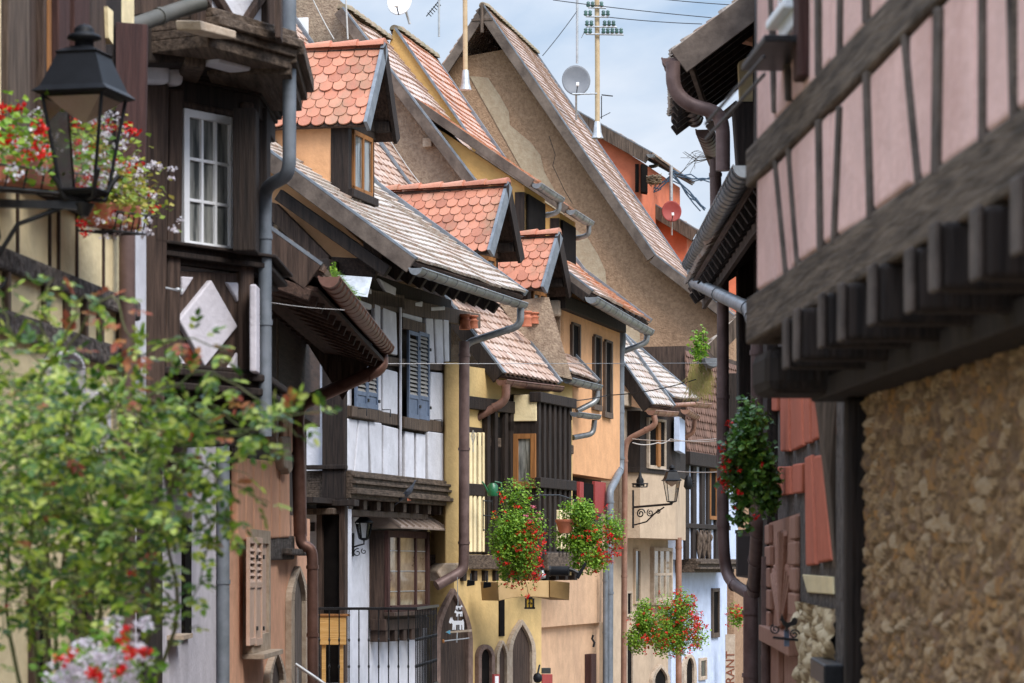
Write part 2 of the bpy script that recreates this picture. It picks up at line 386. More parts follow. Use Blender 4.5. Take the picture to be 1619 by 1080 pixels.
# ------------------------------------------------------------------ openings
def window(parent, W, u0, u1, v0, v1, off=0.0, cols=2, rows=3, fm=None, gm=None, fw=.05, depth=.05, bw=.022, sill=None, name='window'):
    m = M(); m1 = M(); D = W.sD((u0 + u1) / 2, off)[1]
    za = CZ + (HY - v0) / F * D; zb = CZ + (HY - v1) / F * D; s0 = W.sD(u0, off)[0]; s1 = W.sD(u1, off)[0]
    if s0 > s1: s0, s1 = s1, s0
    T = off + depth
    m.lb(W, s0, s0 + fw, zb, za, off, T); m.lb(W, s1 - fw, s1, zb, za, off, T)
    m.lb(W, s0 + fw, s1 - fw, za - fw, za, off, T - .002); m.lb(W, s0 + fw, s1 - fw, zb, zb + fw * 1.3, off, T - .002)
    for i in range(1, cols):
        x = s0 + fw + (s1 - s0 - 2 * fw) * i / cols; m.lb(W, x - bw / 2, x + bw / 2, zb + fw * 1.3, za - fw, off, T - .008)
    for i in range(1, rows):
        z = zb + fw * 1.3 + (za - zb - 2.3 * fw) * i / rows; m.lb(W, s0 + fw, s1 - fw, z - bw / 2, z + bw / 2, off, T - .012)
    o = m.build(name, fm or m_brown, parent, .003)
    m1.lb(W, s0 + fw * .6, s1 - fw * .6, zb + fw * .6, za - fw * .6, off + .002, T - .03); m1.build('pane', gm or m_glass, o)
    if sill:
        q = M(); q.lb(W, s0 - .05, s1 + .05, zb - .05, zb - .001, off, T + sill); q.build('sill', fm or m_brown, o, .005)
    return o
def shutter(parent, W, u0, u1, v0, v1, off, fm, sm_, leaf=1, solid=.25):
    """louvred shutter leaf"""
    D = W.sD((u0 + u1) / 2, off)[1]; za = CZ + (HY - v0) / F * D; zb = CZ + (HY - v1) / F * D
    s0, s1 = sorted((W.sD(u0, off)[0], W.sD(u1, off)[0])); f = min(.055, (s1 - s0) * .2)
    m = M(); m.lb(W, s0, s0 + f, zb, za, off, off + .035); m.lb(W, s1 - f, s1, zb, za, off, off + .035)
    zc = zb + (za - zb) * solid
    for z, h in ((zb, f * 1.2), (za - f, f), (zc - f / 2, f)): m.lb(W, s0 + f, s1 - f, z, z + h, off, off + .033)
    m.lb(W, s0 + f, s1 - f, zb + f * 1.2, zc - f / 2, off, off + .02)
    o = m.build('shutter', fm, parent, .003)
    q = M(); z = zc + f / 2 + .02
    while z < za - f - .02:
        a = W.pt(s0 + f, z - .02, off + .03); b = W.pt(s1 - f, z - .02, off + .03); c = W.pt(s1 - f, z + .018, off + .005); e = W.pt(s0 + f, z + .018, off + .005)
        q.prism([a, b, c, e], W.n3 * -.008 + UP * .006); z += .058
    q.build('slats', sm_, o)
    h = M()
    for zz in (zb + (za - zb) * .15, zb + (za - zb) * .82):
        h.lb(W, s1 - .01, s1 + .05, zz - .02, zz + .02, off, off + .05)
    h.each('hinge', m_iron, o)
    return o
def arch_pts(W, u0, u1, vtop, vbot, pointed=True, n=7, vspring=None):
    vs = vspring if vspring is not None else vtop + (u1 - u0) * .9
    um = (u0 + u1) / 2; pts = [(u0, vbot), (u0, vs)]
    for i in range(1, n):
        t = i / n; a = t * math.pi / 2
        y = math.sin(a) if not pointed else t ** .75 * 1.0; x = 1 - math.cos(a) if not pointed else t ** 1.35
        pts.append((u0 + (um - u0) * x, vs + (vtop - vs) * y))
    pts.append((um, vtop))
    for i in range(n - 1, 0, -1):
        t = i / n; a = t * math.pi / 2
        y = math.sin(a) if not pointed else t ** .75; x = 1 - math.cos(a) if not pointed else t ** 1.35
        pts.append((u1 - (u1 - um) * x, vs + (vtop - vs) * y))
    pts += [(u1, vs), (u1, vbot)]
    return pts
def archway(parent, W, u0, u1, vtop, vbot, off, trim, inner, tw=6, pointed=True, name='doorway', vs=None):
    o = arch_pts(W, u0 - tw, u1 + tw, vtop - tw * 1.4, vbot, pointed, vspring=vs); i = arch_pts(W, u0, u1, vtop, vbot, pointed, vspring=vs)
    m = M(); n = len(o)
    for k in range(n - 1):
        m.prism([W.p(*o[k], off + .07), W.p(*o[k + 1], off + .07), W.p(*i[k + 1], off + .07), W.p(*i[k], off + .07)], -W.n3 * .07)
    fr = m.build(name, trim, parent, .006)
    M().wp(W, i, off + .001, off + .02).build('door_leaf' if name == 'doorway' else 'pane', inner, fr)
    return fr
# ------------------------------------------------------------------ plants
def leaf_add(m, p, size, rr, nrm=None, six=False, asp=.6):
    a = rr.uniform(0, 6.283); t = Vector((math.cos(a), math.sin(a), rr.uniform(-.7, .5))).normalized()
    n = Vector((rr.gauss(0, .6), rr.gauss(0, .6) - .35, 1 + rr.gauss(0, .4))) if nrm is None else nrm + Vector((rr.gauss(0, .5), rr.gauss(0, .5), rr.gauss(0, .5)))
    s = t.cross(n)
    if s.length < 1e-4: s = Vector((1, 0, 0))
    s.normalize(); n = s.cross(t).normalized(); s *= size * asp / 2; t *= size
    if six:
        f = n * size * .13
        m.add([p, p + t * .3 + s * .9 + f, p + t * .7 + s * .75 + f, p + t, p + t * .7 - s * .75 + f, p + t * .3 - s * .9 + f, p + t * .5], [[0, 1, 2, 3, 6], [0, 6, 3, 4, 5]], rr.random())
    else:
        m.add([p, p + t * .5 + s + n * size * .1, p + t, p + t * .5 - s + n * size * .1], [[0, 1, 2], [0, 2, 3]], rr.random())
def bloom_add(m, p, r, rr, n=9):
    for _ in range(n):
        d = Vector((rr.gauss(0, 1), rr.gauss(0, 1), rr.gauss(0, 1) * .8)).normalized()
        q = p + d * r * rr.uniform(.5, 1); leaf_add(m, q, r * rr.uniform(.7, 1.0), rr, d, asp=1.1)
def in_ell(rr, c, rad, shell=.55):
    d = Vector((rr.gauss(0, 1), rr.gauss(0, 1), rr.gauss(0, 1))).normalized(); k = shell + (1 - shell) * rr.random()
    return c + Vector((d.x * rad[0], d.y * rad[1], d.z * rad[2])) * k, d
# ------------------------------------------------------------------ camera, sky, sun, ground
cam = bpy.data.cameras.new('camera'); co = bpy.data.objects.new('camera', cam); C.objects.link(co)
co.location = (0, 0, CZ); co.rotation_euler = (math.radians(90), 0, 0)
cam.lens = 100; cam.sensor_width = 36; cam.shift_y = (HY - 540) / 1619; cam.clip_end = 2000; cam.clip_start = .5
cam.dof.use_dof = True; cam.dof.focus_distance = 46; cam.dof.aperture_fstop = 5.6; cam.dof.aperture_blades = 9
bpy.context.scene.camera = co
w = bpy.data.worlds.new('World'); bpy.context.scene.world = w; w.use_nodes = True
N = w.node_tree.nodes; L = w.node_tree.links; bg = N['Background']
SUN_EL, SUN_AZ = math.radians(49), math.radians(143)
sky = N.new('ShaderNodeTexSky'); sky.sky_type = 'NISHITA'; sky.sun_disc = False; sky.sun_elevation = SUN_EL; sky.sun_rotation = SUN_AZ
sky.air_density = 1.2; sky.dust_density = 2.0; sky.ozone_density = 1.5
tc = N.new('ShaderNodeTexCoord'); mp = N.new('ShaderNodeMapping'); mp.inputs['Scale'].default_value = (1, 1, 2.2)
nz = N.new('ShaderNodeTexNoise'); nz.inputs['Scale'].default_value = 6.5; nz.inputs['Detail'].default_value = 9; nz.inputs['Roughness'].default_value = .52
nz.inputs['Distortion'].default_value = .3
mp.inputs['Location'].default_value = (2.1, .35, .52)
rp = N.new('ShaderNodeValToRGB'); rp.color_ramp.elements[0].position = .40; rp.color_ramp.elements[1].position = .62
rp.color_ramp.elements[0].color = (0, 0, 0, 1); rp.color_ramp.elements[1].color = (.92, .92, .92, 1)
nz2 = N.new('ShaderNodeTexNoise'); nz2.inputs['Scale'].default_value = 9; nz2.inputs['Detail'].default_value = 8
r2 = N.new('ShaderNodeValToRGB'); r2.color_ramp.elements[0].position = .3; r2.color_ramp.elements[1].position = .7
r2.color_ramp.elements[0].color = (2.6, 2.95, 3.5, 1); r2.color_ramp.elements[1].color = (4.0, 4.2, 4.5, 1)
mx = N.new('ShaderNodeMix'); mx.data_type = 'RGBA'
L.new(tc.outputs['Generated'], mp.inputs[0]); L.new(mp.outputs[0], nz.inputs['Vector']); L.new(mp.outputs[0], nz2.inputs['Vector'])
L.new(nz.outputs['Fac'], rp.inputs['Fac']); L.new(nz2.outputs['Fac'], r2.inputs['Fac'])
# thin high veil over the clear sky, brighter cloud towards the zenith (an overcast sky is brightest overhead)
sp = N.new('ShaderNodeSeparateXYZ'); L.new(tc.outputs['Generated'], sp.inputs[0])
zr = N.new('ShaderNodeMapRange'); zr.inputs['From Min'].default_value = .22; zr.inputs['From Max'].default_value = .7; zr.inputs['To Min'].default_value = 1.0; zr.inputs['To Max'].default_value = 3.3; L.new(sp.outputs['Z'], zr.inputs['Value'])
veil = N.new('ShaderNodeMix'); veil.data_type = 'RGBA'; veil.inputs['Factor'].default_value = .8; veil.inputs['B'].default_value = (1.45, 1.95, 2.75, 1); L.new(sky.outputs['Color'], veil.inputs['A'])
L.new(rp.outputs['Color'], mx.inputs['Factor']); L.new(veil.outputs['Result'], mx.inputs['A']); L.new(r2.outputs['Color'], mx.inputs['B'])
gm_ = N.new('ShaderNodeVectorMath'); gm_.operation = 'SCALE'; L.new(mx.outputs['Result'], gm_.inputs[0]); L.new(zr.outputs[0], gm_.inputs['Scale'])
L.new(gm_.outputs[0], bg.inputs['Color']); bg.inputs['Strength'].default_value = .14
sun = bpy.data.lights.new('sun', 'SUN'); so = bpy.data.objects.new('sun', sun); C.objects.link(so)
sun.energy = 2.1; sun.angle = math.radians(28); sun.color = (1, .95, .88)
sd = Vector((math.cos(SUN_EL) * math.sin(SUN_AZ), math.cos(SUN_EL) * math.cos(SUN_AZ), math.sin(SUN_EL)))
so.rotation_euler = sd.to_track_quat('Z', 'Y').to_euler(); so.location = (0, -5, 40)
vs = bpy.context.scene.view_settings; vs.view_transform = 'Standard'; vs.look = 'None'; vs.exposure = .88; vs.gamma = 1
m_cob = mk('cobblestones', (.16, .13, .11), (.27, .22, .19), scale=6, rough=.85, bump=1., bscale=9, voro=True, bdist=.03)
m_earth = mk('ground_earth', (.10, .11, .05), (.18, .15, .08), scale=.4, rough=.95)
g = M()
ys = [-300, -10, 0, 10, 20, 30, 40, 50, 60, 75, 400, 1500]
def grid(m, xs, ys, dz=0.0):
    vs = [Vector((x, y, gz(y) + dz)) for y in ys for x in xs]; n = len(xs)
    m.add(vs, [[i * n + j, i * n + j + 1, (i + 1) * n + j + 1, (i + 1) * n + j] for i in range(len(ys) - 1) for j in range(n - 1)])
grid(g, [-900, -60, 60, 900], ys); tag(g.build('ground', m_earth), kind='structure')
g = M(); grid(g, [-3.2, 2.4, 12], [-8] + list(range(0, 80, 5)) + [95], .01); tag(g.build('street', m_cob), kind='structure')

# ================================================================== white half timbered house with the blue shutters
W3 = Wall(545, 37.5, 713, 42.5)
T = thing('timber_house', 'white half timbered house with blue grey louvred shutters above a railed terrace', 'house', ground_at(W3.pt(0, 0)))
nb = -W3.n3
def solid(T, W, u0, u1, v0, v1, mat, back=4.0, name='wall', t1=0.0, bot=None):
    """solid storey: true box behind the facade plane, v's read at the near corner"""
    m = M(); D = W.sD(u0, t1)[1]; za = CZ + (HY - v0) / F * D; zb = (CZ + (HY - v1) / F * D) if bot is None else bot
    m.lb(W, W.sD(u0, t1)[0], W.sD(u1, t1)[0], zb, za, -back, t1); return m.build(name, mat, T)
EAVE3 = P(657, 412, 36.7)
solid(T, W3, 545, 713, 455, 768, m_dark, name='wall', t1=-.03)
# plaster panels between thin timbers, pillowed
pan = M()
def pans(m, W, polys, t0=-.03, t1=.035):
    for p in polys: m.wp(W, p, t0, t1)
low = [(548, 565), (567, 583), (586, 606), (608, 631), (640, 656), (658, 674), (677, 711)]
pans(pan, W3, [[(548, 661), (566, 664), (559, 745), (548, 744)], [(568, 664), (582, 666), (583, 749), (561, 746)],
    [(584, 666), (604, 669), (604, 750), (588, 750)], [(607, 672), (631, 678), (631, 754), (607, 751)],
    [(641, 682), (655, 684), (655, 757), (641, 755)], [(659, 685), (673, 687), (673, 759), (659, 757)], [(677, 682), (708, 686), (710, 762), (678, 759)],
    [(546, 560), (553, 562), (553, 642), (547, 642)], [(596, 588), (603, 590), (603, 650), (596, 648)],
    [(606, 582), (629, 588), (629, 656), (606, 652)], [(606, 486), (627, 494), (629, 562), (606, 556)], [(593, 480), (602, 484), (602, 548), (593, 546)],
    [(674, 503), (685, 503), (688, 575), (676, 574)], [(688, 504), (700, 505), (702, 576), (691, 576)], [(702, 505), (710, 506), (711, 572), (704, 572)],
    [(682, 588), (704, 590), (705, 668), (681, 664)], [(637, 494), (668, 502), (668, 512), (637, 504)], [(676, 588), (680, 590), (679, 660), (677, 658)],
    [(565, 472), (588, 481), (588, 490), (565, 482)], [(573, 455), (588, 456), (588, 466), (577, 462)], [(600, 440), (627, 455), (626, 468), (612, 462)],
    [(657, 478), (669, 476), (668, 486), (657, 484)], [(682, 485), (704, 484), (704, 491), (682, 492)]])
pan.build('plaster_panels', m_white, T, .018, 3)
fr = M()
for a, b, wd in [((546, 650), (632, 664), .16), ((636, 668), (712, 676), .17), ((605, 570), (712, 581), .12), ((572, 470), (760, 508), .22), ((546, 462), (640, 478), .2)]:
    fr.beam(W3, a, b, wd, -.03, .03)
fr.beam(W3, (634.5, 490), (634.5, 758), .055, -.02, .05); fr.build('timber_frame', m_greyw, T, .008)
fr = M(); fr.beam(W3, (634.5, 486), (634.5, 757), .05, .05, .075); fr.build('painted_post', m_white, T, .004)
for u0, um, u1, va, vb, t in [(560, 577.5, 594.5, 553, 643, 0), (643, 659.5, 676, 524, 660, 1)]:
    shutter(T, W3, u0, um, va, vb + 2, .05, m_bluesh, m_slat); shutter(T, W3, um + .3, u1, va + 2, vb + 4, .05, m_bluesh, m_slat)
bx = M(); bx.wb(W3, 637, 673, 506, 524, .0, .07); bx.wb(W3, 640, 678, 662, 680, .0, .09); bx.wb(W3, 557, 598, 645, 662, .0, .09); bx.each('window_surround', m_greyw, T, .01)
hk = M()
for u, v in [(566, 646), (604, 648), (686, 664)]:
    a = W3.p(u, v, .1); hk.tube([a, a + W3.n3 * .12, a + W3.n3 * .12 - UP * .1], .008, 6)
hk.each('shutter_catch', m_iron, T)
# moulded cornice at the jetty
cr = M()
for k, (dz, t, h) in enumerate([(0, .10, .05), (.05, .16, .035), (.085, .13, .05), (.135, .17, .035), (.17, .12, .055), (.225, .15, .03), (.255, .19, .05), (.305, .10, .06)]):
    z = CZ + 1.30 - dz; cr.lb(W3, -.05, W3.L + .07, z - h, z, -.6, t)
cr.build('cornice', m_greywh, T, .006)
jt = M(); q = .15
while q < W3.L:
    jt.lb(W3, q, q + .16, CZ + .80, CZ + .93, -1.2, .02); q += .62
jt.lb(W3, -.3, W3.L * .8, CZ + .72, CZ + .80, -.8, -.06)
jt.build('joist_ends', m_greyw, T, .01)
sf = M(); sf.lb(W3, -1.0, W3.L, CZ + .86, CZ + .93, -1.6, -.1); sf.build('soffit', m_dark, T)
# gable side facing the camera
G3 = W3.back()
gb = M(); gb.wp(G3, [(425, 250), (600, 410), (600, 420), (425, 420)], -.4, .05); gb.build('gable_infill', m_peach, T)
gb = M(); gb.wp(G3, [(410, 305), (470, 360), (520, 412), (520, 470), (410, 470)], .05, .12); gb.build('rubble_infill', mk('stained_rubble', (.42, .30, .20), (.05, .035, .03), scale=4.5, rough=.95, bump=1, bscale=20, bdist=.05, lo=.42, hi=.55), T)
gb = M(); gb.wp(G3, [(425, 345), (425, 318), (437, 322), (520, 405), (516, 436)], .12, .26); gb.wp(G3, [(574, 380), (602, 384), (598, 412), (574, 408)], .06, .2); gb.build('brace', m_brown, T, .01)
gb = M(); gb.wp(G3, [(508, 405), (599, 410), (592, 444), (505, 430)], .1, .18); gb.build('eave_board', m_brownh, T, .008)
gb = M(); gb.prism([G3.p(532, 436, .55), G3.p(588, 440, .55), G3.p(581, 470, .75), G3.p(548, 465, .75)], Vector((0, .01, .015))); gb.build('lead_apron', m_steel, T, .004)
gb = M(); gb.wp(G3, [(480, 420), (545, 420), (545, 1080), (480, 1080)], -.3, .0); gb.build('side_wall', m_white, T)
gb = M(); gb.wb(G3, 509, 545, 430, 790, .0, .12); gb.wb(G3, 500, 545, 430, 520, .0, .2); gb.build('corner_post', m_dark, T, .01)
gb = M(); gb.wb(G3, 482, 546, 735, 742, .05, .16); gb.wb(G3, 500, 560, 790, 800, .0, .22); gb.each('side_rail', m_dark, T, .008)
# roof
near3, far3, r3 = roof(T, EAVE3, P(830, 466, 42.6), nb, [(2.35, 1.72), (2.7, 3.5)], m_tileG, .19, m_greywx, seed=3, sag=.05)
g = M(); g.gutter(P(657, 424, 36.55), P(826, 480, 42.7), .085); g.pipe([P(823, 486, 42.6), P(823, 515, 42.6), P(738, 542, 42.6), P(735, 560, 42.6)], .055); g.build('gutter', m_zinc, T)
rafters(T, W3, -.4, W3.L, EAVE3.z - .12, .72, rise=.7, L=1.5, h=.16)
d = M(); d.lb(W3, -.6, W3.L + .1, EAVE3.z - .45, EAVE3.z + .05, -1, -.02); d.build('eave_beam', m_dark, T, .01)
# dormer
def dormer(T, u, D, along, back, v_base, v_eave, v_ridge, width, over_f, length, tile, cheek, post, tw=.19, ex=.15, over_s=.16, win=True, seed=1, name='dormer', ridge_lift=0):
    """small gabled dormer; near front corner under the eave at pixel u, distance D"""
    c = P(u, HY, D); zb = CZ + (HY - v_base) / F * D; ze = CZ + (HY - v_eave) / F * D; zr = CZ + (HY - v_ridge) / F * D
    W = Wall(0, 0, 0, 0, xy=(c.xy, (c + along * 1.0).xy)); f = -back
    b = M(); b.prism([c + UP * (zb - CZ), c + along * width + UP * (zb - CZ), c + along * width + UP * (ze - CZ), c + along * width / 2 + UP * (zr - .1 - CZ), c + UP * (ze - CZ)], back * length)
    o = b.build(name, cheek, T)
    p = M(); z0, z1 = zb, ze + .02
    def L2(s0, s1, za, zb_, t0, t1): p.prism([c + along * s0 + f * t1 + UP * (za - CZ), c + along * s1 + f * t1 + UP * (za - CZ), c + along * s1 + f * t1 + UP * (zb_ - CZ), c + along * s0 + f * t1 + UP * (zb_ - CZ)], back * (t1 - t0))
    L2(-.02, .14, z0 - .1, z1, -.22, .03); L2(width - .12, width + .02, z0, z1, -.1, .03); L2(.0, width, z1 - .14, z1, -.02, .06); L2(.0, width, z0 - .05, z0 + .06, -.02, .10)
    p.build('corner_post', post, o, .008)
    if win:
        q = M(); q.prism([c + along * .2 + f * .035 + UP * (z0 + .1 - CZ), c + along * (width - .16) + f * .035 + UP * (z0 + .1 - CZ), c + along * (width - .16) + f * .035 + UP * (z1 - .2 - CZ), c + along * .2 + f * .035 + UP * (z1 - .2 - CZ)], back * .03); q.build('pane', m_glassw, o)
        q = M(); w0, w1 = .16, width - .13
        for s0, s1, a, e in [(w0, w0 + .05, z0 + .06, z1 - .14), (w1 - .05, w1, z0 + .06, z1 - .14), ((w0 + w1) / 2 - .025, (w0 + w1) / 2 + .025, z0 + .06, z1 - .14), (w0, w1, z1 - .2, z1 - .14), (w0, w1, z0 + .06, z0 + .12)]:
            q.prism([c + along * s0 + f * .06 + UP * (a - CZ), c + along * s1 + f * .06 + UP * (a - CZ), c + along * s1 + f * .06 + UP * (e - CZ), c + along * s0 + f * .06 + UP * (e - CZ)], back * .05)
        q.build('window_frame', m_orangew, o, .003)
    slope = (zr - ze) / (width / 2); rl = width / 2 + over_s
    for sgn, sd in ((-1, 0), (1, 9)):
        e0 = c + along * (width / 2 + sgn * rl) + UP * (zr - slope * rl * .86 - CZ); rg = c + along * (width / 2) + UP * (zr - CZ)
        e0.z = max(e0.z, ze - .13)
        A, B = e0 + f * over_f, e0 + back * length; Rg, Rb = rg + f * (over_f + .03), rg + back * length
        m = M(); tile_roof(m, [B, Rb], [A, Rg], tw, ex, th=.02, sag=.02, seed=seed + sd); rf = m.build('dormer_roof', tile, o)
        al = f; d = M(); nn = f.cross((Rg - A)).normalized(); nn = nn if nn.z > 0 else -nn
        d.prism([A - nn * .02, Rg - nn * .02, Rb - nn * .02, B - nn * .02], -nn * .04); d.build('roof_deck', m_brown, rf)
        s = M(); strip(s, [A, Rg + UP * .03], f * .05, .14, .05); s.build('verge_board', m_flash if sgn < 0 else m_dark, rf)
    m = M(); ridge_tiles(m, rg + back * length + UP * .05, rg + f * (over_f + .02) + UP * .05, .085, .36); m.build('ridge', m_tileR, o)
    # gable boarding under the overhang
    m = M(); m.prism([c + f * .04 + UP * (ze - .02 - CZ), c + along * width + f * .04 + UP * (ze - .02 - CZ), c + along * width / 2 + f * .04 + UP * (zr - .1 - CZ)], f * .03); m.build('gable_board', post, o)
    m = M(); m.prism([c + along * (width - .1) + f * .03 + UP * (ze - .02 - CZ), c + along * (width + .06) + f * .03 + UP * (ze - .02 - CZ), c + along * (width + .06) + f * .03 + UP * (ze + .12 - CZ), c + along * (width - .1) + f * .03 + UP * (ze + .12 - CZ)], f * (over_f - .05)); m.build('purlin_end', m_dark, o, .008)
    return o
dormer(T, 548, 38.4, W3.d3, nb, 305, 188, 64, 1.15, .30, 1.6, m_tileR, m_peach, m_dark, seed=1)
# ground floor: recessed white wall, door, bay window, lantern
gw = M(); gw.lb(W3, .0, W3.L + .2, gz(40) - 1, CZ + .9, -4, -.42); gw.build('ground_floor_wall', m_white, T)
GW = Wall(0, 0, 0, 0, xy=(W3.pt(0, 0, -.42).xy, W3.pt(W3.L, 0, -.42).xy))
dr = M(); dr.wb(G3, 505, 543, 808, 1080, .0, .05); d1 = dr.build('door', m_maroon, T)
dr = M(); dr.wb(G3, 500, 509, 800, 1080, .0, .14); dr.wb(G3, 536, 545, 800, 1080, .0, .14); dr.wb(G3, 509, 536, 800, 812, .0, .14); dr.build('door_frame', m_brown, d1, .006)
dr = M(); dr.wb(G3, 510, 536, 815, 1080, .05, .06); dr.build('pane', m_void, d1)
# bay window
bw = M(); u0, u1 = 612, 680
D0 = GW.sD(614, .28)[1]; s0 = GW.sD(614, .28)[0]; s1 = GW.sD(680, .28)[0]; zt = CZ + (HY - 838) / F * D0; zb = CZ + (HY - 968) / F * D0
bw.lb(GW, s0, s1, zb - .22, zt, -.1, .22); b0 = bw.build('bay_window', m_brown, T, .01)
fr = M(); n = 3; f = .09
BW = Wall(0, 0, 0, 0, xy=(GW.pt(s0, 0, .22).xy, GW.pt(s1, 0, .22).xy)); Lb = s1 - s0
fr.lb(BW, 0, .1, zb, zt, 0, .06); fr.lb(BW, Lb - .12, Lb, zb, zt, 0, .06); fr.lb(BW, .1, Lb - .12, zt - .1, zt, 0, .05); fr.lb(BW, .1, Lb - .12, zb, zb + .09, 0, .08)
for i in range(1, 3): x = .1 + (Lb - .22) * [0, .27, .72][i]; fr.lb(BW, x - .035, x + .035, zb + .09, zt - .1, 0, .045)
fr.build('window_frame', m_maroon, b0, .005)
pn = M(); pn.lb(BW, .1, Lb - .12, zb + .05, zt - .05, .002, .015); pn.build('pane', m_amber, b0)
ld = M()
for i in range(1, 4): z = zb + (zt - zb) * i / 4; ld.lb(BW, .1, Lb - .12, z - .006, z + .006, .015, .022)
ld.build('glazing_bars', m_steel, b0)
sl = M(); sl.lb(BW, -.02, Lb + .03, zb - .06, zb, 0, .16); sl.lb(BW, -.02, Lb + .03, zb - .26, zb - .1, -.2, .03)
for i in range(5): sl.lb(BW, Lb * i / 5 + .03, Lb * i / 5 + .2, zb - .42, zb - .26, -.22, .02)
sl.build('sill', m_brown, b0, .01)
rf = M(); a = BW.pt(-.12, zt + .02, .28); b = BW.pt(Lb + .12, zt + .02, .28); c = BW.pt(Lb - .12, zt + .36, -.20); e = BW.pt(-.1, zt + .36, -.20); e2 = BW.pt(-.12, zt + .02, -.20)
rf.prism([a, b, c, e], UP * .02); rf.add([a, e, e2], [[0, 1, 2]])
for i in range(8):
    t = i / 7; rf.bar(a.lerp(b, t) + UP * .035, e.lerp(c, t) + UP * .035, .022, .035)
rf.build('canopy', mk('brown_sheet_metal', (.20, .15, .12), (.27, .21, .17), rough=.6, metal=.2), b0)
pl = M(); pl.wb(G3, 489, 497, 826, 840, .0, .02); pl.build('house_number_plate', m_iron, T)
# ------------------------------------------------------------------ things at the white house
def lantern_body(m_frame, m_glass_, c, s, T, name='lantern', seam=True, sq=.0, wf=.84):
    """four sided street lantern hanging its weight on point c (bottom), s = height in metres"""
    a = M(); k = s; sq = sq or 1e-6
    a.lathe(c, [(.02 * k, 0), (.03 * k, .03 * k), (.11 * k * wf, .05 * k), (.125 * k * wf, .07 * k)], sq=float(sq))
    a.lathe(c + UP * .60 * k, [(.235 * k * wf, 0), (.27 * k * wf, .015 * k), (.225 * k * wf, .05 * k), (.14 * k * wf, .235 * k), (.15 * k * wf, .25 * k), (.05 * k, .29 * k)], sq=float(sq))
    a.lathe(c + UP * .87 * k, [(.055 * k, 0), (.055 * k, .05 * k), (.10 * k, .065 * k), (.09 * k, .085 * k), (.055 * k, .10 * k), (.06 * k, .115 * k), (.035 * k, .14 * k), (.0, .15 * k)], 14)
    for j in range(4):
        an = math.pi / 4 + math.pi / 2 * j + sq; u = Vector((math.cos(an), math.sin(an), 0)) * math.sqrt(2)
        a.tube([c + u * .12 * k * wf + UP * .06 * k, c + u * .215 * k * wf + UP * .61 * k], .011 * k, 6)
    for j in range(4):
        an = math.pi / 4 + math.pi / 2 * j + sq; u = Vector((math.cos(an), math.sin(an), 0)) * math.sqrt(2); u2 = Vector((math.cos(an + math.pi / 2), math.sin(an + math.pi / 2), 0)) * math.sqrt(2)
        a.tube([c + u * .125 * k * wf + UP * .07 * k, c + u2 * .125 * k * wf + UP * .07 * k], .01 * k, 6)
    o = a.build(name, m_frame, T)
    g = M(); g.lathe(c + UP * .59 * k, [(.01, -.13 * k), (.10 * k * wf, -.07 * k), (.19 * k * wf, .0)], sq=float(sq)); g.build('reflector', m_shell, o)
    return o
m_lglass = bpy.data.materials.new('lantern_glass'); m_lglass.use_nodes = True
nt = m_lglass.node_tree; gl = nt.nodes.new('ShaderNodeBsdfGlossy'); tp = nt.nodes.new('ShaderNodeBsdfTransparent'); ms = nt.nodes.new('ShaderNodeMixShader')
gl.inputs['Roughness'].default_value = .1; tp.inputs['Color'].default_value = (.93, .94, .94, 1); fz = nt.nodes.new('ShaderNodeFresnel'); nt.links.new(fz.outputs[0], ms.inputs[0])
nt.links.new(tp.outputs[0], ms.inputs[1]); nt.links.new(gl.outputs[0], ms.inputs[2]); nt.links.new(ms.outputs[0], nt.nodes['Material Output'].inputs['Surface'])
def lantern_glass(c, k, T, sq=.0):
    g = M()
    for j in range(4):
        an = math.pi / 4 + math.pi / 2 * j + sq; u = Vector((math.cos(an), math.sin(an), 0)) * math.sqrt(2); u2 = Vector((math.cos(an + math.pi / 2), math.sin(an + math.pi / 2), 0)) * math.sqrt(2)
        w_ = k * .84; g.add([c + u * .118 * w_ + UP * .08 * k, c + u2 * .118 * w_ + UP * .08 * k, c + u2 * .205 * w_ + UP * .59 * k, c + u * .205 * w_ + UP * .59 * k], [[0, 1, 2, 3]])
    g.build('glass', m_lglass, T)
def spiral(c, ax, ay, r, turns=1.4, a0=0, n=18, r1=.2):
    return [c + (ax * math.cos(a0 + 6.283 * turns * i / n) + ay * math.sin(a0 + 6.283 * turns * i / n)) * r * (1 - (1 - r1) * i / n) for i in range(n + 1)]
# wall lantern on the white ground floor
c = GW.p(556, 866, 0)
T = thing('wall_lantern', 'small black six sided lantern on a scrolled arm on the white ground floor wall', 'lantern', c)
m = M(); m.lb(GW, GW.sD(556, 0)[0] - .03, GW.sD(556, 0)[0] + .03, c.z - .12, c.z + .2, 0, .03)
ax = W3.n3 * .35 + Vector((.9, 0, 0)); ax.normalize(); e = c + ax * .17 + UP * .03
m.tube([c, c + ax * .09 + UP * .03, e + UP * .02, e + UP * .07], .013, 6); m.tube(spiral(c + ax * .08 - UP * .07, ax, UP, .06, 1.2, 1.2), .008, 6); m.tube(spiral(c + ax * .17 - UP * .05, ax, UP, .04, 1.1, 2.), .007, 6)
m.build('bracket', m_iron, T)
m = M(); b = e + UP * .07
m.lathe(b, [(.03, 0), (.07, .02), (.075, .035)], 6); m.lathe(b + UP * .24, [(.125, 0), (.13, .012), (.07, .07), (.035, .10), (.05, .115), (.02, .14), (.0, .19)], 6)
for j in range(6):
    an = 6.283 * j / 6; u = Vector((math.cos(an), math.sin(an), 0)); m.tube([b + u * .07 + UP * .03, b + u * .115 + UP * .245], .007, 5)
m.build('lantern', m_lampblack, T)
m = M(); m.lathe(b + UP * .03, [(.062, 0), (.105, .2)], 6); m.build('glass', m_lglass, T)
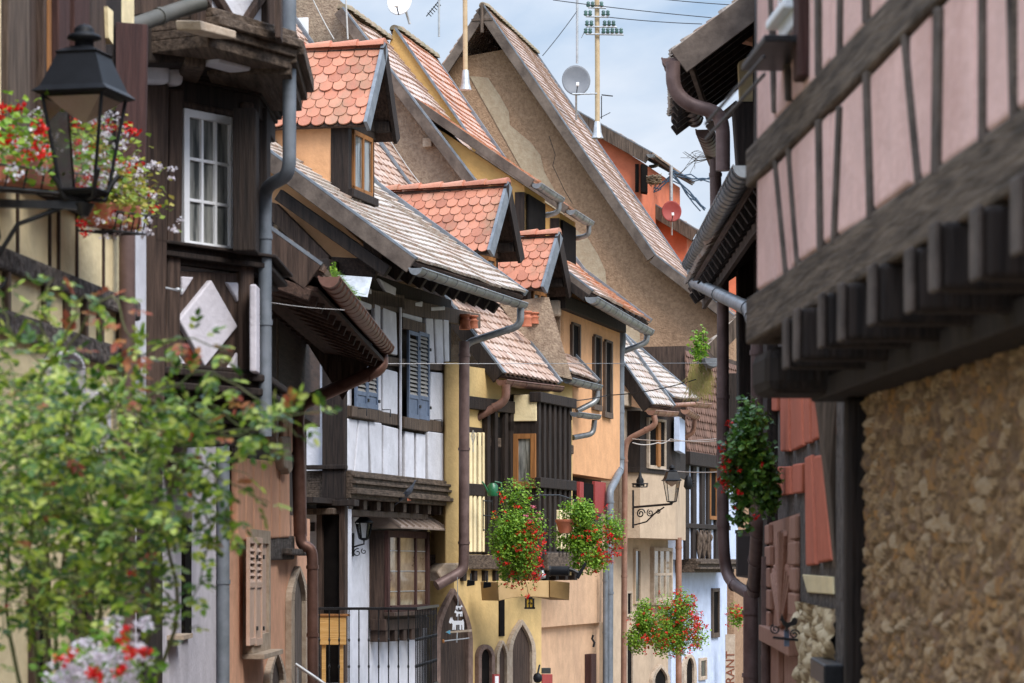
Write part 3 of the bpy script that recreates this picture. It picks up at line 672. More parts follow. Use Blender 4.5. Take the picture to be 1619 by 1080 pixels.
# railing
RA = Wall(500, 36, 657, 36.0); RB = Wall(657, 36, 692, 38.8)
T = thing('iron_railing', 'black wrought iron railing with thin bars round the terrace before the white house', 'railing', ground_at(P(600, 0, 36)))
ztop = CZ + (HY - 962) / F * 36; zbot = ztop - 1.05
m = M()
for W in (RA, RB): m.lb(W, 0, W.L, ztop - .02, ztop + .015, -.02, .02); m.lb(W, 0, W.L, zbot, zbot + .02, -.012, .012)
m.build('handrail', m_iron, T, .003)
for W, st in ((RA, .125), (RB, .2)):
    m = M(); q = .04
    while q < W.L:
        for sgn in (0,):
            p0 = W.pt(q, zbot, 0); m.tube([p0, W.pt(q, ztop, 0)], .009, 6)
            for t in (.3, .62): m.ball(W.pt(q, zbot + t * 1.05, 0), .015, .015, .03, 6)
        q += st
    m.build('bars', m_iron, T)
m = M(); m.lb(RA, -.6, RA.L + .05, zbot - 3, zbot - .04, -1.5, .05); m.build('terrace_slab', m_stonetrim, T)
# folded pine table behind the railing
T = thing('wooden_table', 'varnished pine table top tipped upright behind the railing, by the brown door', 'table', P(527, 1030, 37))
WT = Wall(505, 36.9, 551, 36.9)
m = M(); m.lb(WT, 0, WT.L * .92, CZ - .98, CZ - .61, 0, .03)
m.build('table_top', m_pine, T, .006); m = M(); m.lb(WT, -.01, WT.L + .02, CZ - .61, CZ - .58, -.02, .05); m.build('edge_batten', m_orangew, T, .004)
for x in (.03, WT.L - .12):
    m = M(); m.lb(WT, x, x + .05, CZ - 1.7, CZ - .62, -.06, -.01); m.build('leg', m_pine, T)
# pigeon on the ledge
T = W3.p(640, 795, .12)
def bird(c, hd, col, name, lab, cat, s=1.0):
    bod = M(); X = hd; n = 9; prof = [(-.20, -.055, .012, .02), (-.13, -.035, .03, .018), (-.07, .0, .055, .05), (0, .035, .068, .065), (.06, .06, .06, .062), (.095, .10, .036, .042), (.11, .135, .026, .03), (.125, .158, .024, .024), (.145, .16, .01, .01)]
    Y = UP.cross(X).normalized(); vs = []
    for x, z, w_, h_ in prof:
        for j in range(10):
            a = 6.283 * j / 10; vs.append(c + (X * x + UP * (z + .09 + math.sin(a) * h_) + Y * math.cos(a) * w_) * s)
    fs = [[i * 10 + j, i * 10 + (j + 1) % 10, (i + 1) * 10 + (j + 1) % 10, (i + 1) * 10 + j] for i in range(len(prof) - 1) for j in range(10)]
    bod.add(vs, fs, sm=True); bod.add(vs[:10], [list(range(10))]); bod.add(vs[-10:], [list(range(10))])
    Tt = thing(name, lab, cat, c); bo = bod.build('body', col, Tt)
    sub = bo.modifiers.new('s', 'SUBSURF'); sub.levels = 1; sub.render_levels = 2
    b = M(); h = c + (X * .145 + UP * .25) * s; b.tube([h - X * .005, h + X * .035 * s - UP * .008], [.008 * s, .002], 6); b.build('beak', m_iron, Tt)
    for sg in (-1, 1):
        l = M(); a = c + (X * .01 + Y * .025 * sg + UP * .04) * s; l.tube([a, c + (Y * .025 * sg + X * .015) * s], .006 * s, 5)
        for an in (-.5, 0, .5): l.tube([c + (Y * .025 * sg + X * .015 + UP * .003) * s, c + (Y * (.025 * sg + math.sin(an) * .03) + X * (.015 + .035 * math.cos(an)) + UP * .003) * s], .004 * s, 4)
        l.build('leg', m_pot, Tt)
        w_ = M(); w_.add([c + (X * x + Y * sg * y + UP * z) * s for x, y, z in [(.07, .052, .16), (.02, .075, .13), (-.08, .06, .08), (-.17, .02, .05), (-.1, .04, .115), (0, .055, .165)]], [[0, 1, 2, 3, 4, 5]]); w_.build('wing', m_greyfeather, Tt)
m_greyfeather = mk('pigeon_feathers', (.04, .045, .06), (.09, .10, .125), scale=30, rough=.6)
bird(P(644, 793, W3.sD(643, .2)[1]), (Vector((.9, -.25, .35))).normalized(), m_greyfeather, 'pigeon', 'dark grey pigeon perched on the beam under the white house cornice', 'bird', .95)

# ================================================================== yellow timbered house
W4 = Wall(718, 43, 905, 47)
T = thing('timber_house', 'yellow half timbered house with red tiled dormers and geraniums on its balcony', 'house', ground_at(W4.pt(0, 0)))
T4 = T; nb4 = -W4.n3
m = M(); m.lb(W4, .0, W4.L, CZ - .1, CZ + 3.1, -3, 0); m.build('wall', m_yellow, T); m = M(); m.lb(W4, .0, W4.sD(856, 0)[0], gz(44) - 1, CZ - .1, -2.2, 0); m.build('ground_floor_wall', m_yellow, T)
# narrow yellow corner wall in front, with round post
m = M(); CW = Wall(704, 41.9, 742, 42.0); m.lb(CW, 0, CW.L, CZ - .02, CZ + 3.05, -2, 0); m.build('corner_wall', m_yellow, T, .02)
m = M(); m.wp(CW, [(704, 890), (728, 890), (718, 913), (700, 920), (690, 905)], -1, .05); m.build('corbel_stone', m_stonetrim, T, .03)
m = M(); m.lb(W4, -.6, W4.L, CZ + .0, CZ + .22, -.2, .12); m.lb(W4, -.0, W4.L, CZ + 1.9, CZ + 2.05, 0, .03); m.build('balcony_beam', m_greywh, T, .02)
st = M()
for u in (742, 748.5, 756, 763): st.wb(W4, u + 1.2, u + 5.3, 684, 873, 0, .05)
st.build('plaster_panels', m_creampan, T, .012, 3)
# timber bits
tb = M(); tb.wb(W4, 738, 772, 676, 876, -.02, .015); tb.wb(W4, 738, 770, 765, 784, 0, .06)
for u in (771, 783, 799, 808, 848): tb.wb(W4, u, u + 5, 640, 876, 0, .1)
tb.wb(W4, 740, 905, 636, 655, 0, .12); tb.wb(W4, 808, 850, 668, 684, 0, .1)
tb.build('timber_frame', m_dark, T, .01)
v = M(); v.wb(W4, 775, 784, 690, 800, 0, .03); v.wb(W4, 787, 799, 660, 880, 0, .02); v.build('dark_opening', m_void, T)
v = M(); v.wb(W4, 801, 808, 690, 870, 0, .03); v.wb(W4, 783, 787, 690, 800, 0, .035); v.build('yellow_panel', m_creampan, T, .01)
# projecting dark timber loggia
LW = Wall(852, 44.6, 906, 46.4)
lg = M(); lg.lb(LW, 0, LW.L, CZ + .15, CZ + 2.75, -1.2, -.12); lg.build('loggia_wall', m_dark, T)
LS = LW.back()
lg = M(); lg.wb(LS, 812, 848, 624, 666, 0, .03); lg.wb(LS, 801, 808, 690, 870, 0, .03); lg.build('yellow_side_panel', m_creampan, T, .008)
window(T, LS, 813, 848, 686, 772, 0, 1, 1, m_orangew, m_glassw, fw=.08, depth=.06)
lg = M(); k = 0
for q in (0, .28, .56, .84, 1.12, 1.40, 1.68, 1.9):
    if q < LW.L: lg.lb(LW, q, q + .13, CZ + .15, CZ + 2.7, -.12, 0)
for z in (2.62, 1.28, .12): lg.lb(LW, -.06, LW.L + .05, CZ + z, CZ + z + .16, -.14, .05)
lg.build('loggia_posts', m_dark, T, .01)
lg = M(); lg.lb(LW, 1.0, LW.L + .02, CZ + .32, CZ + .95, -.1, .02); lg.build('yellow_board', m_creampan, T, .01)
bm = M(); bm.wb(LW, 866, 910, 874, 902, -1, .12); bm.build('balcony_base', m_greywh, T, .02)
# joists under the balcony
j = M(); q = .2
while q < W4.L: j.lb(W4, q, q + .12, CZ - .18, CZ - .02, -.6, .06); q += .38
j.build('joist_ends', m_dark, T, .01)
# roofs
e0, e1 = P(796, 592, 43.9), P(883, 607, 45.9); al4 = (e1 - e0).normalized(); al4.z = 0
n4, f4, _ = roof(T, e0, e1, Vector((-al4.y, al4.x, 0)).normalized(), [(2.8, 3.45), (2.2, 3.0)], m_tileP, .2, m_dark, seed=4, ridge=False)
g = M(); g.gutter(P(793, 601, 43.8), P(884, 612, 46), .085); g.pipe([P(800, 608, 43.8), P(800, 634, 43.8), P(740, 668, 43.8)], .065); g.build('gutter', m_copper, T)
e0, e1 = P(900, 590, 46.3), P(944, 605, 48.2); al = (e1 - e0).normalized(); al.z = 0
roof(T, e0, e1, Vector((-al.y, al.x, 0)).normalized(), [(1.8, 1.9), (2.6, 3.5)], m_tileP, .2, m_greywx, seed=5, ridge=False)
g = M(); g.gutter(P(897, 598, 46.2), P(945, 610, 48.3), .085); g.pipe([P(944, 618, 48.2), P(944, 634, 48.2), P(912, 650, 48)], .05)
g.gutter(P(908, 652, 46.2), P(944, 657, 47.4), .07); g.pipe([P(940, 664, 47.3), P(938, 686, 47.3), P(906, 692, 47)], .045); g.build('gutter', m_zinc, T)
m = M(); m.prism([P(855, 470, 46.1), P(868, 470, 46.1), P(905, 600, 46.1), P(862, 590, 46.1), P(790, 480, 46.1)], Vector((0, .1, 0))); m.build('roof_cheek', m_rough, T)
dormer(T, 745, 44.3, al4, Vector((-al4.y, al4.x, 0)), 440, 388, 289, .95, .36, 1.9, m_tileR, m_brown, m_brown, seed=21)
dormer(T, 832, 46.2, al4, Vector((-al4.y, al4.x, 0)), 520, 446, 369, .85, .34, 1.2, m_tileR, m_brown, m_brown, seed=31)
for (u, v, D, h) in [(735, 497, 42.9, 24), (747, 499, 43.4, 20), (832, 492, 45.6, 24), (843, 494, 46.1, 18)]:
    c = P(u, v + h, D); q = M(); k = D / F
    q.lathe(c, [(9 * k, 0), (8 * k, h * .5 * k), (10 * k, h * .6 * k), (7 * k, h * .68 * k), (7 * k, h * .85 * k), (10 * k, h * .9 * k), (9 * k, h * k)], 14); q.build('chimney_pot', m_pot, T)
dp = M(); dp.pipe([P(734, 540, 41.6), P(733.5, 880, 41.6), P(733, 902, 41.6), P(690, 926, 41.4)], .078); dp.build('downpipe', m_pipe, T)
# ground floor: arches
tl = M(); 
archway(T, W4, 697, 741, 940, 1180, 0, m_browntrim, m_brown, 7, True, vs=1010)
archway(T, W4, 762, 778, 1026, 1180, 0, m_browntrim, m_void, 5, False, name='window', vs=1040)
archway(T, W4, 790, 802, 1018, 1180, 0, m_stonetrim, m_brown, 4, True, name='doorway', vs=1040)
archway(T, W4, 811, 842, 988, 1180, 0, m_stonetrim, m_brown, 6, True, name='doorway', vs=1030)
m = M(); m.wb(W4, 790, 798, 948, 1006, 0, .02); m.build('slit_window', m_void, T)
# pale beam on brackets over the shop
m = M(); BB = Wall(787, 42.9, 901, 43.6)
m.wp(BB, [(787, 920), (868, 918), (868, 945), (835, 943), (810, 945), (789, 950)], -.5, 0); m.build('shop_awning_board', m_awn := mk('tan_painted_board', (.42, .28, .13), (.5, .34, .17), scale=5, rough=.7, stain=(.3, .2, .1)), T, .008)
m = M(); m.wp(BB, [(869.5, 918), (901, 921), (900, 949), (869.5, 944)], -.5, 0.02); m.build('awning_return', m_brown2 := mk('brown_board', (.17, .10, .035), (.23, .14, .05), scale=5, rough=.7), T, .006)

# ================================================================== peach house with roughcast gable
W5 = Wall(885, 47.2, 980, 52)
T = thing('tall_house', 'peach plastered house with roughcast gable and three narrow dark windows', 'house', ground_at(W5.pt(0, 0)))
nb5 = -W5.n3; G5 = W5.back()
m = M(); m.lb(W5, 0, W5.L, CZ + 1.62, CZ + 4.9, -5, 0); m.build('wall', m_peach, T)
m = M(); m.lb(W5, 0, W5.L, CZ - .08, CZ + 1.62, -5, -.35); m.build('middle_wall', m_brown, T)
LWl = Wall(855, 46.2, 958, 51.0)
m = M(); m.lb(LWl, 0, LWl.L, CZ - .95, CZ + .62, -3, -.02); m.lb(LWl, 0, LWl.L, gz(50) - 1, CZ - .95, -3, -.12); m.build('lower_wall', m_palepeach, T)
m = M(); m.wb(LWl, 935, 943, 1034, 1100, -.2, .0); m.build('slit_window', m_maroon, T)
for u0, u1, va, vb in [(907, 917.5, 515, 602), (942, 951, 534, 640), (959, 968, 542, 652)]:
    w_ = M(); w_.wb(W5, u0, u1, va, vb, 0, .02); o = w_.build('window', m_void, T)
    w_ = M(); w_.wb(W5, u0 - 1.5, u0 + .5, va - 2, vb + 2, 0, .05); w_.wb(W5, u1 - .5, u1 + 1.5, va - 2, vb + 2, 0, .05); w_.wb(W5, u0, u1, va - 4, va, 0, .045); w_.wb(W5, u0 - 2, u1 + 2, vb, vb + 9, 0, .06); w_.build('frame', m_greyw, o, .005)
# red shutters on the middle storey
for u0, u1 in ((941, 958), (917, 923)):
    w_ = M(); w_.wb(LWl, u0, u1, 762, 812 if u0 > 930 else 830, .0, .06); o = w_.build('shutter', m_red_wood, T, .006)
w_ = M(); w_.wb(LWl, 923, 941, 765, 835, -.1, .03); w_.build('window', m_void, T)
m = M(); m.lb(G5, 0, 6, CZ + 1, CZ + 5.0, -.3, 0)
gp = [G5.p(886, 432, 0), G5.p(886, 545, 0), G5.p(560, 545, 0), G5.p(420, 300, 0), G5.p(420, -120, 0), G5.p(545, 8, 0), G5.p(757, 292, 0), G5.p(818, 368, 0)]
m.prism(gp, Vector((0, .3, 0))); m.build('gable_wall', m_rough, T)
for (u, v, s) in [(875, 487, 17), (877, 460, 12)]:
    m = M(); m.wb(G5, u - s * .6, u + s * .6, v - s * .75, v + s * .75, 0, .14); m.build('corbel_stone', m_stonetrim, T, .03)
m = M(); m.wb(G5, 668, 682, 218, 232, 0, .1); m.build('vent_box', m_stonetrim, T, .01)
m = M(); m.wb(G5, 466, 487, 28, 62, 0, .04); m.build('white_board', m_whitepaint, T, .004)
e0 = P(936, 462, 46.9); e1 = P(975, 478, 49.7); e2 = P(1028, 512, 52.6)
d5 = Vector((e2.x - e0.x, e2.y - e0.y, 0)).normalized(); b5 = Vector((-d5.y, d5.x, 0)); zz = e0.z
steps5 = [(1.28, .98), (.65, .82), (2.35, 3.05)]
e1 = e0 + d5 * 2.9; e2 = e0 + d5 * 5.8; e1.z = e2.z = zz
n5a, f5a, _ = roof(T, e0, e1, b5, steps5, m_tileP, .15, m_greywx, seed=6, far_strip=False, sag=.06)
n5, f5, _ = roof(T, e1 + d5 * .02, e2, b5, [(1.28, .98), (.65, .87), (2.20, 3.18)], m_tileO, .2, m_ochre, seed=7, sag=.05, board=False)
m = M(); m.prism([n5[1] - UP * .1, n5[2] + UP * .03, n5[3] + UP * .03, f5a[3] - UP * .3, f5a[2] - UP * .3], d5 * .12); m.build('raised_verge_wall', m_ochre, T)
f = M(); strip(f, n5[2:], -d5 * .07, -.02, .06); f.build('verge_flashing', m_flash, T)
g = M(); g.gutter(P(935, 470, 46.8), P(1026, 523, 52.6), .10); g.pipe([P(1023, 530, 52.4), P(1022, 542, 52.4), P(984, 556, 52.3)], .055); g.build('gutter', m_zinc, T)
g = M(); g.pipe([P(983, 522, 52.2), P(984, 540, 52.1), P(981, 560, 52.1), P(981, 742, 52.1), P(972, 762, 51), P(964, 776, 50.6), P(963, 1100, 50.4)], .07); g.build('downpipe', m_zincblue, T)
g = M(); g.pipe([P(975.5, 545, 52), P(975.5, 735, 52)], .035); g.build('overflow_pipe', m_steel, T)
g = M(); g.pipe([P(957, 900, 50.3), P(957, 1100, 50.3)], .045); g.build('rain_pipe', m_zincblue, T)
rafters(T, W5, -.2, W5.L, zz - .1, .5, rise=.75, L=1.0)
bmz = M(); bmz.lb(W5, -.1, W5.L, zz - .25, zz - .02, -.3, .12); bmz.build('wall_plate', m_dark, T, .01)
# two shed dormers with ochre cheeks
for (u, v, D, Ls, du, tu, wd) in [(846, 289, 47.4, 2.1, 160, 2.0, 1.7), (900, 331, 49.9, 1.5, 60, 1.3, 1.5)]:
    E = P(u, v, D); Z0 = E.z
    W = Wall(0, 0, 0, 0, xy=(E.xy, (E + d5).xy))
    m = M(); a = E + b5 * .18 - UP * .05; m.prism([a, a + b5 * Ls + UP * Ls * .68, a + b5 * Ls - UP * .4, a + b5 * .55 - UP * 1.9, a - UP * 1.9], d5 * wd); o = m.build('shed_dormer', m_ochre, T)
    p = M(); p.prism([a + b5 * .16 - UP * .1 - d5 * .02, a - UP * .1 - d5 * .02, a - UP * 1.2 - d5 * .02, a + b5 * .16 - UP * 1.2 - d5 * .02], d5 * .3); p.build('corner_post', m_dark, o)
    p = M(); p.prism([a - b5 * .02 - UP * .12 + d5 * .1, a - b5 * .02 - UP * .12 + d5 * (wd - .2), a - b5 * .02 - UP * 1.1 + d5 * (wd - .2), a - b5 * .02 - UP * 1.1 + d5 * .1], -b5 * .03); p.build('pane', m_void, o)
    near = [E - d5 * .12, E - d5 * .12 + b5 * (Ls + .1) + UP * (Ls + .1) * .70]; far = [x + d5 * (wd + .15) for x in near]
    m = M(); tile_roof(m, near, far, seed=int(u)); rf = m.build('dormer_roof', m_tileO, o)
    nn = d5.cross(near[1] - near[0]).normalized(); nn = nn if nn.z > 0 else -nn
    m = M(); m.prism([near[0] - nn * .03, near[1] - nn * .03, far[1] - nn * .03, far[0] - nn * .03], -nn * .06); m.build('roof_deck', m_brown, rf)
    m = M(); strip(m, near, -d5 * .05, .11, .04); m.build('bargeboard', m_greywx, rf, .006)
    m = M(); g0 = near[0] - b5 * .05 - UP * .03; g1 = g0 + d5 * (wd + .3); m.gutter(g0, g1, .08); m.pipe([g1 - UP * .07 - d5 * .1, g1 - UP * .25 - d5 * .1, g1 - UP * .34 - d5 * .1 + b5 * .5], .045); m.build('gutter', m_zinc, o)

# ================================================================== tall brown gable house
K6 = 64 / 57.8; e = P(1163, 503, 64); d6 = Vector((.2, .98, 0)).normalized(); b6 = Vector((-d6.y, d6.x, 0))
T = thing('tall_house', 'tallest house with a cracked brown roughcast gable and an open peak', 'house', ground_at(e))
st6 = [(1.66 * K6, 1.30 * K6), (3.60 * K6, 5.25 * K6)]
n6, f6, _ = roof(T, e, e + d6 * 6.2, b6, st6, m_tileP, .19, m_greywx, seed=8, tw=.17, ex=.155, sag=.04)
apex = n6[-1]
ap2 = f6[-1]
# far side of the roof, seen only at the peak
fs = [apex + b6 * 3.6 - UP * 5.3, apex]; m = M(); tile_roof(m, fs, [q + d6 * 6.2 for q in fs], seed=9); o = m.build('roof', m_tileP, T)
b = M(); strip(b, fs, -d6 * .05, .19, .02); b.build('bargeboard', m_greywx, T, .01)
gw6 = Wall(0, 0, 0, 0, xy=((e + d6 * .45).xy, (e + d6 * .45 + b6).xy))
def g6(v3, dz): return v3 + d6 * .45 - UP * dz
wallpts = [g6(n6[0] + b6 * .1, .2), g6(n6[1], .22), g6(n6[1].lerp(n6[2], .86), .1), g6(fs[0].lerp(fs[1], .82), .12), g6(fs[0], .2)]
bt = gz(58) - 1
wallpts += [Vector((wallpts[-1].x, wallpts[-1].y, bt)), Vector((wallpts[0].x, wallpts[0].y, bt))]
m = M(); m.prism(wallpts, d6 * 5.6); m.build('gable_wall', m_rough2, T)
m = M(); m.bar(apex - UP * .62 - d6 * .05, apex + UP * .05 - d6 * .05, .07, .07, Vector((0, 1, 0))); m.bar(apex - UP * .32 - b6 * .25 - d6 * .04, apex - UP * .32 + b6 * .25 - d6 * .04, .05, .05); m.build('king_post', m_greyw, T)
m = M(); Gp = Wall(0, 0, 0, 0, xy=((e + d6 * .45).xy, (e + d6 * .45 + b6).xy)); rr = random.Random(5)
L_ = [(742 + (v - 120) * .56, v) for v in range(120, 640, 26)]; R_ = [(u + 26 + rr.uniform(-9, 11) + (v - 120) * .035, v + rr.uniform(-6, 6)) for u, v in L_]
for i in range(len(L_) - 1): m.add([Gp.p(*q, .02) for q in (L_[i], R_[i], R_[i + 1], L_[i + 1])], [[0, 1, 2, 3]])
m.build('patched_render', mk('pale_render_patch', (.42, .33, .23), (.34, .25, .165), scale=9, rough=.95, bump=.6, bscale=22, stain=(.28, .19, .12), samt=.7), T)
m = M(); m.tube([P(868, 215, 64.2), P(878, 245, 64.2), P(874, 262, 64.2), P(892, 300, 64.2), P(905, 322, 64.2)], .008, 4); m.build('wall_crack', m_dark, T)

# ================================================================== red houses far behind
def red_house(label, E, dd, steps, L, wallh, seed):
    T = thing('gabled_house', label, 'house', ground_at(E)); bb = Vector((-dd.y, dd.x, 0))
    n, f, _ = roof(T, E, E + dd * L, bb, steps, m_tileP, .3, m_greyw, seed=seed)
    m = M(); a = [n[0] + bb * .35 + dd * .25 - UP * .15] + [q + dd * .25 - UP * .2 for q in n[1:]]
    a += [Vector((a[-1].x, a[-1].y, gz(70) - 1)), Vector((a[0].x, a[0].y, gz(70) - 1))]
    m.prism(a, dd * (L - .5)); m.build('wall', m_red, T); return T, n, bb
d7 = Vector((.25, .97, 0)).normalized()
E = P(1030, 243, 76); T, n, bb = red_house('red plastered house with a dark eave, seen above the pink tiled slope', E, d7, [(3.6, 2.1)], 6, 6, 12)
m = M(); m.bar(E + bb * .42 - UP * 1.0 + d7 * .12, E + bb * .42 - UP * .25 + d7 * .12, .1, .1, Vector((0, 1, 0))); m.prism([P(1014, 258, 76), P(1024, 262, 76), P(1024, 305, 76), P(1014, 303, 76)], Vector((0, .4, 0))); m.build('window', m_void, T)
m = M(); m.gutter(P(1028, 244, 75.9), P(1041, 250, 79), .09); m.pipe([P(1041, 254, 79), P(1040, 262, 79), P(1026, 264, 79)], .05); m.build('gutter', m_zinc, T)
E = P(1103, 366, 78); T, n, bb = red_house('low red plastered house behind, with the red satellite dish', E, d7, [(2.4, 1.5)], 6, 3, 13)
m = M(); BR = Wall(1096, 82, 1175, 82); m.lb(BR, 0, BR.L, gz(75) - 1, CZ + (HY - 415) / F * 82, -3, 0)
T = thing('gabled_house', 'red walled house end glimpsed behind the dark downpipe', 'house', ground_at(P(1120, 0, 76))); m.build('wall', m_red, T)
m = M(); m.lb(BR, -.1, BR.L, CZ + (HY - 415) / F * 82, CZ + (HY - 411) / F * 82, -3.2, .2); m.build('roof', m_dark, T)

# ================================================================== beige house
W6 = Wall(986, 53.2, 1085, 58)
T = thing('narrow_house', 'narrow beige house with copper gutters and a projecting plaster bay', 'house', ground_at(W6.pt(0, 0)))
m = M(); m.lb(W6, 0, W6.L, CZ + .6, CZ + 3.1, -3, -.1); m.lb(W6, 0, W6.L - .25, gz(55) - 1, CZ + .6, -3, -.32); m.build('wall', m_beige, T)
m = M(); m.wb(W6, 986, 1001, 648, 850, -.1, .0); m.wb(W6, 987, 999, 620, 642, -.1, .1); m.build('stone_pilaster', m_stonetrim, T, .015)
BX = Wall(1012, 53.4, 1068, 55.4); BX2 = Wall(1068, 55.4, 1084, 58)
m = M(); zt, zb = CZ + (HY - 748) / F * 54, CZ + (HY - 851) / F * 54
pts = [BX.a, BX.a + BX.d * BX.L, BX2.a + BX2.d * BX2.L]; foot = [Vector((p.x, p.y, 0)) for p in pts] + [W6.pt(W6.L, 0, -.6), W6.pt(.2, 0, -.6)]
m.prism([Vector((p.x, p.y, zb)) for p in foot], UP * (zt - zb)); m.build('bay', m_beige, T)
m = M(); m.prism([Vector((p.x, p.y, zt)) for p in foot], UP * 1.15); m.build('bay_upper', m_dark, T)
m = M(); m.prism([Vector((p.x * 1.0, p.y - .06, zt - .01)) for p in foot], UP * .1); m.build('bay_sill', m_dark, T, .006)
window(T, BX, 1022, 1049, 662, 742, .0, 1, 1, m_stonetrim, m_void, fw=.05, depth=.06)
m = M(); m.wb(BX, 1041, 1045, 668, 738, .03, .08); m.build('window_post', m_orangew, T)
m = M(); m.wb(BX2, 1074, 1083, 662, 715, .0, .1); m.build('white_shutter', m_blue, T)
m = M(); m.wb(W6, 1001, 1008, 655, 748, -.1, -.05); m.build('slit_window', m_void, T)
# lower lancet window group
o = window(T, W6, 1028, 1058, 866, 952, -.32, 3, 2, m_stonetrim, m_amber, fw=.07, depth=.08, bw=.05, sill=.06)
window(T, W6, 1001, 1010, 868, 955, -.32, 1, 1, m_beige, m_glass, fw=.04)
window(T, W6, 988, 996, 935, 975, -.32, 1, 1, m_stonetrim, m_void, fw=.04)
window(T, W6, 987, 998, 1000, 1120, -.32, 1, 1, m_stonetrim, m_void, fw=.06)
archway(T, W6, 1036, 1056, 1056, 1180, -.32, m_stonetrim, m_void, 4, True, vs=1075)
e0, e1 = P(1031, 641, 53), P(1063, 644, 54.4); al = (e1 - e0).normalized(); al.z = 0
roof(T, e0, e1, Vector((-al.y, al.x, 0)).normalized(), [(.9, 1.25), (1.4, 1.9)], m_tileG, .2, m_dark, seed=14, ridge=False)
e0, e1 = P(1064, 630, 54.8), P(1103, 634, 57.5); al = (e1 - e0).normalized(); al.z = 0; bb = Vector((-al.y, al.x, 0)).normalized()
m = M(); q = e0 + al * .1 - UP * .12; m.prism([q + bb * .3, q + bb * 2.2 + UP * 1.7, q + bb * 2.2 - UP * .2, q + bb * .3 - UP * .5], al * .5); m.build('roof_cheek', m_palepeach, T)
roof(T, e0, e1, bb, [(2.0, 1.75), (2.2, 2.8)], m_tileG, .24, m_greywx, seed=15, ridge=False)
g = M(); g.gutter(P(1029, 649, 52.9), P(1066, 652, 54.6), .085); g.pipe([P(1034, 657, 52.9), P(1037, 672, 52.9), P(992, 695, 53), P(988, 712, 53), P(986, 1110, 53)], .055)
g.gutter(P(1094, 637, 56), P(1119, 639, 57.6), .08); g.pipe([P(1062, 641, 55), P(1097, 639, 56)], .045); g.gutter(P(1083, 648, 55), P(1100, 658, 58), .08); g.pipe([P(1098, 664, 57.8), P(1097, 684, 57.8), P(1080, 692, 57.8)], .05); g.build('gutter', m_copper2, T)
g = M(); g.pipe([P(1073, 850, 56), P(1073, 1120, 56)], .06); g.build('downpipe', m_copper2, T)

# ================================================================== blue timbered house and shingled wall
W7 = Wall(1080, 58.6, 1150, 62.3)
T = thing('timber_house', 'pale blue half timbered house with carved balcony panels below a shingled wall', 'house', ground_at(W7.pt(0, 0)))
m = M(); m.lb(W7, 0, W7.L + 1, CZ + 2.2, CZ + 4.6, -3, .05); m.build('shingle_backing', m_brown, T)
m = M(); z0 = CZ + 2.3
near = [W7.pt(-.1, z0, .07), W7.pt(-.1, z0 + 2.2, .06)]; far = [W7.pt(W7.L + 1, z0, .07), W7.pt(W7.L + 1, z0 + 2.2, .06)]
tile_roof(m, near, far, .20, .16, sag=.01, seed=17)
m_shing = mk('brown_shingles', (.13, .07, .05), (.19, .11, .08), scale=5, rough=.8, attr=[(.10, .055, .04), (.16, .085, .06), (.20, .11, .08)], bump=.3)
m.build('shingles', m_shing, T)
m = M(); m.lb(W7, -.2, W7.L + 1, CZ + .2, CZ + 2.2, -3, 0); m.lb(W7, 0, W7.L + 1, gz(60) - 1, CZ + .2, -3, -.25); m.build('wall', m_blue, T)
m = M()
for q in (0, .62, 1.35, 1.9, 2.6): m.lb(W7, q, q + .3, CZ + .2, CZ + 2.3, 0, .06)
m.lb(W7, -.2, W7.L, CZ + 2.15, CZ + 2.42, 0, .2); m.lb(W7, -.1, W7.L, CZ + .85, CZ + .95, 0, .08); m.build('timber_frame', m_dark, T, .01)
window(T, W7, 1120, 1140, 742, 822, .03, 2, 1, m_orangew, m_void, fw=.06)
m = M()
for i in range(3):
    c = W7.pt(.95 + i * .42, CZ + .55, .1)
    for sg in (-1, 1):
        m.tube([c + W7.d3 * sg * .02 - UP * .32, c + W7.d3 * sg * .11 - UP * .1, c + W7.d3 * sg * .04 + UP * .08, c + W7.d3 * sg * .13 + UP * .26], [.02, .035, .045, .02], 6)
    m.ball(c + UP * .12, .09, .04, .10)
m.build('carved_balusters', m_greyw, T)
m = M()
for k, (dz, t, h) in enumerate([(0, .2, .06), (.06, .3, .05), (.11, .24, .07), (.18, .3, .04), (.22, .16, .07)]): m.lb(W7, .3, W7.L, CZ + .12 - dz - h + .1, CZ + .12 - dz + .1, -.3, t)
m.build('cornice', m_greywh, T, .01)
window(T, W7, 1124, 1135, 930, 1008, -.25, 1, 1, m_greyw, m_void, fw=.08)
window(T, W7, 1104, 1115, 1040, 1075, -.25, 1, 1, m_stonetrim, m_glass, fw=.06)
archway(T, W7, 1086, 1098, 1040, 1200, -.25, m_stonetrim, m_void, 4, False, vs=1060)
# far ochre house with the restaurant sign
W8 = Wall(1130, 68, 1215, 71)
T = thing('far_house', 'ochre house at the bend of the street with an arched door', 'house', ground_at(W8.pt(0, 0)))
m = M(); m.lb(W8, -1, W8.L + 2, gz(70) - 1, CZ + 5, -3, 0); m.build('wall', m_ochre, T)
archway(T, W8, 1168, 1182, 1000, 1200, 0, m_stonetrim, m_void, 4, True, vs=1040)
def text(s, size, M4, mat, name, parent=None, ext=.01):
    cu = bpy.data.curves.new(name, 'FONT'); cu.body = s; cu.size = size; cu.extrude = ext; cu.align_x = 'CENTER'; cu.align_y = 'CENTER'
    o = bpy.data.objects.new('tmp', cu); C.objects.link(o); bpy.context.view_layer.update()
    dg = bpy.context.evaluated_depsgraph_get(); me = bpy.data.meshes.new_from_object(o.evaluated_get(dg)); bpy.data.objects.remove(o)
    b = M(); b.v = [M4 @ v.co for v in me.vertices]; b.f = [list(p.vertices) for p in me.polygons]; b.r = [0.5] * len(b.f); b.sm = [False] * len(b.f)
    return b.build(name, mat, parent)
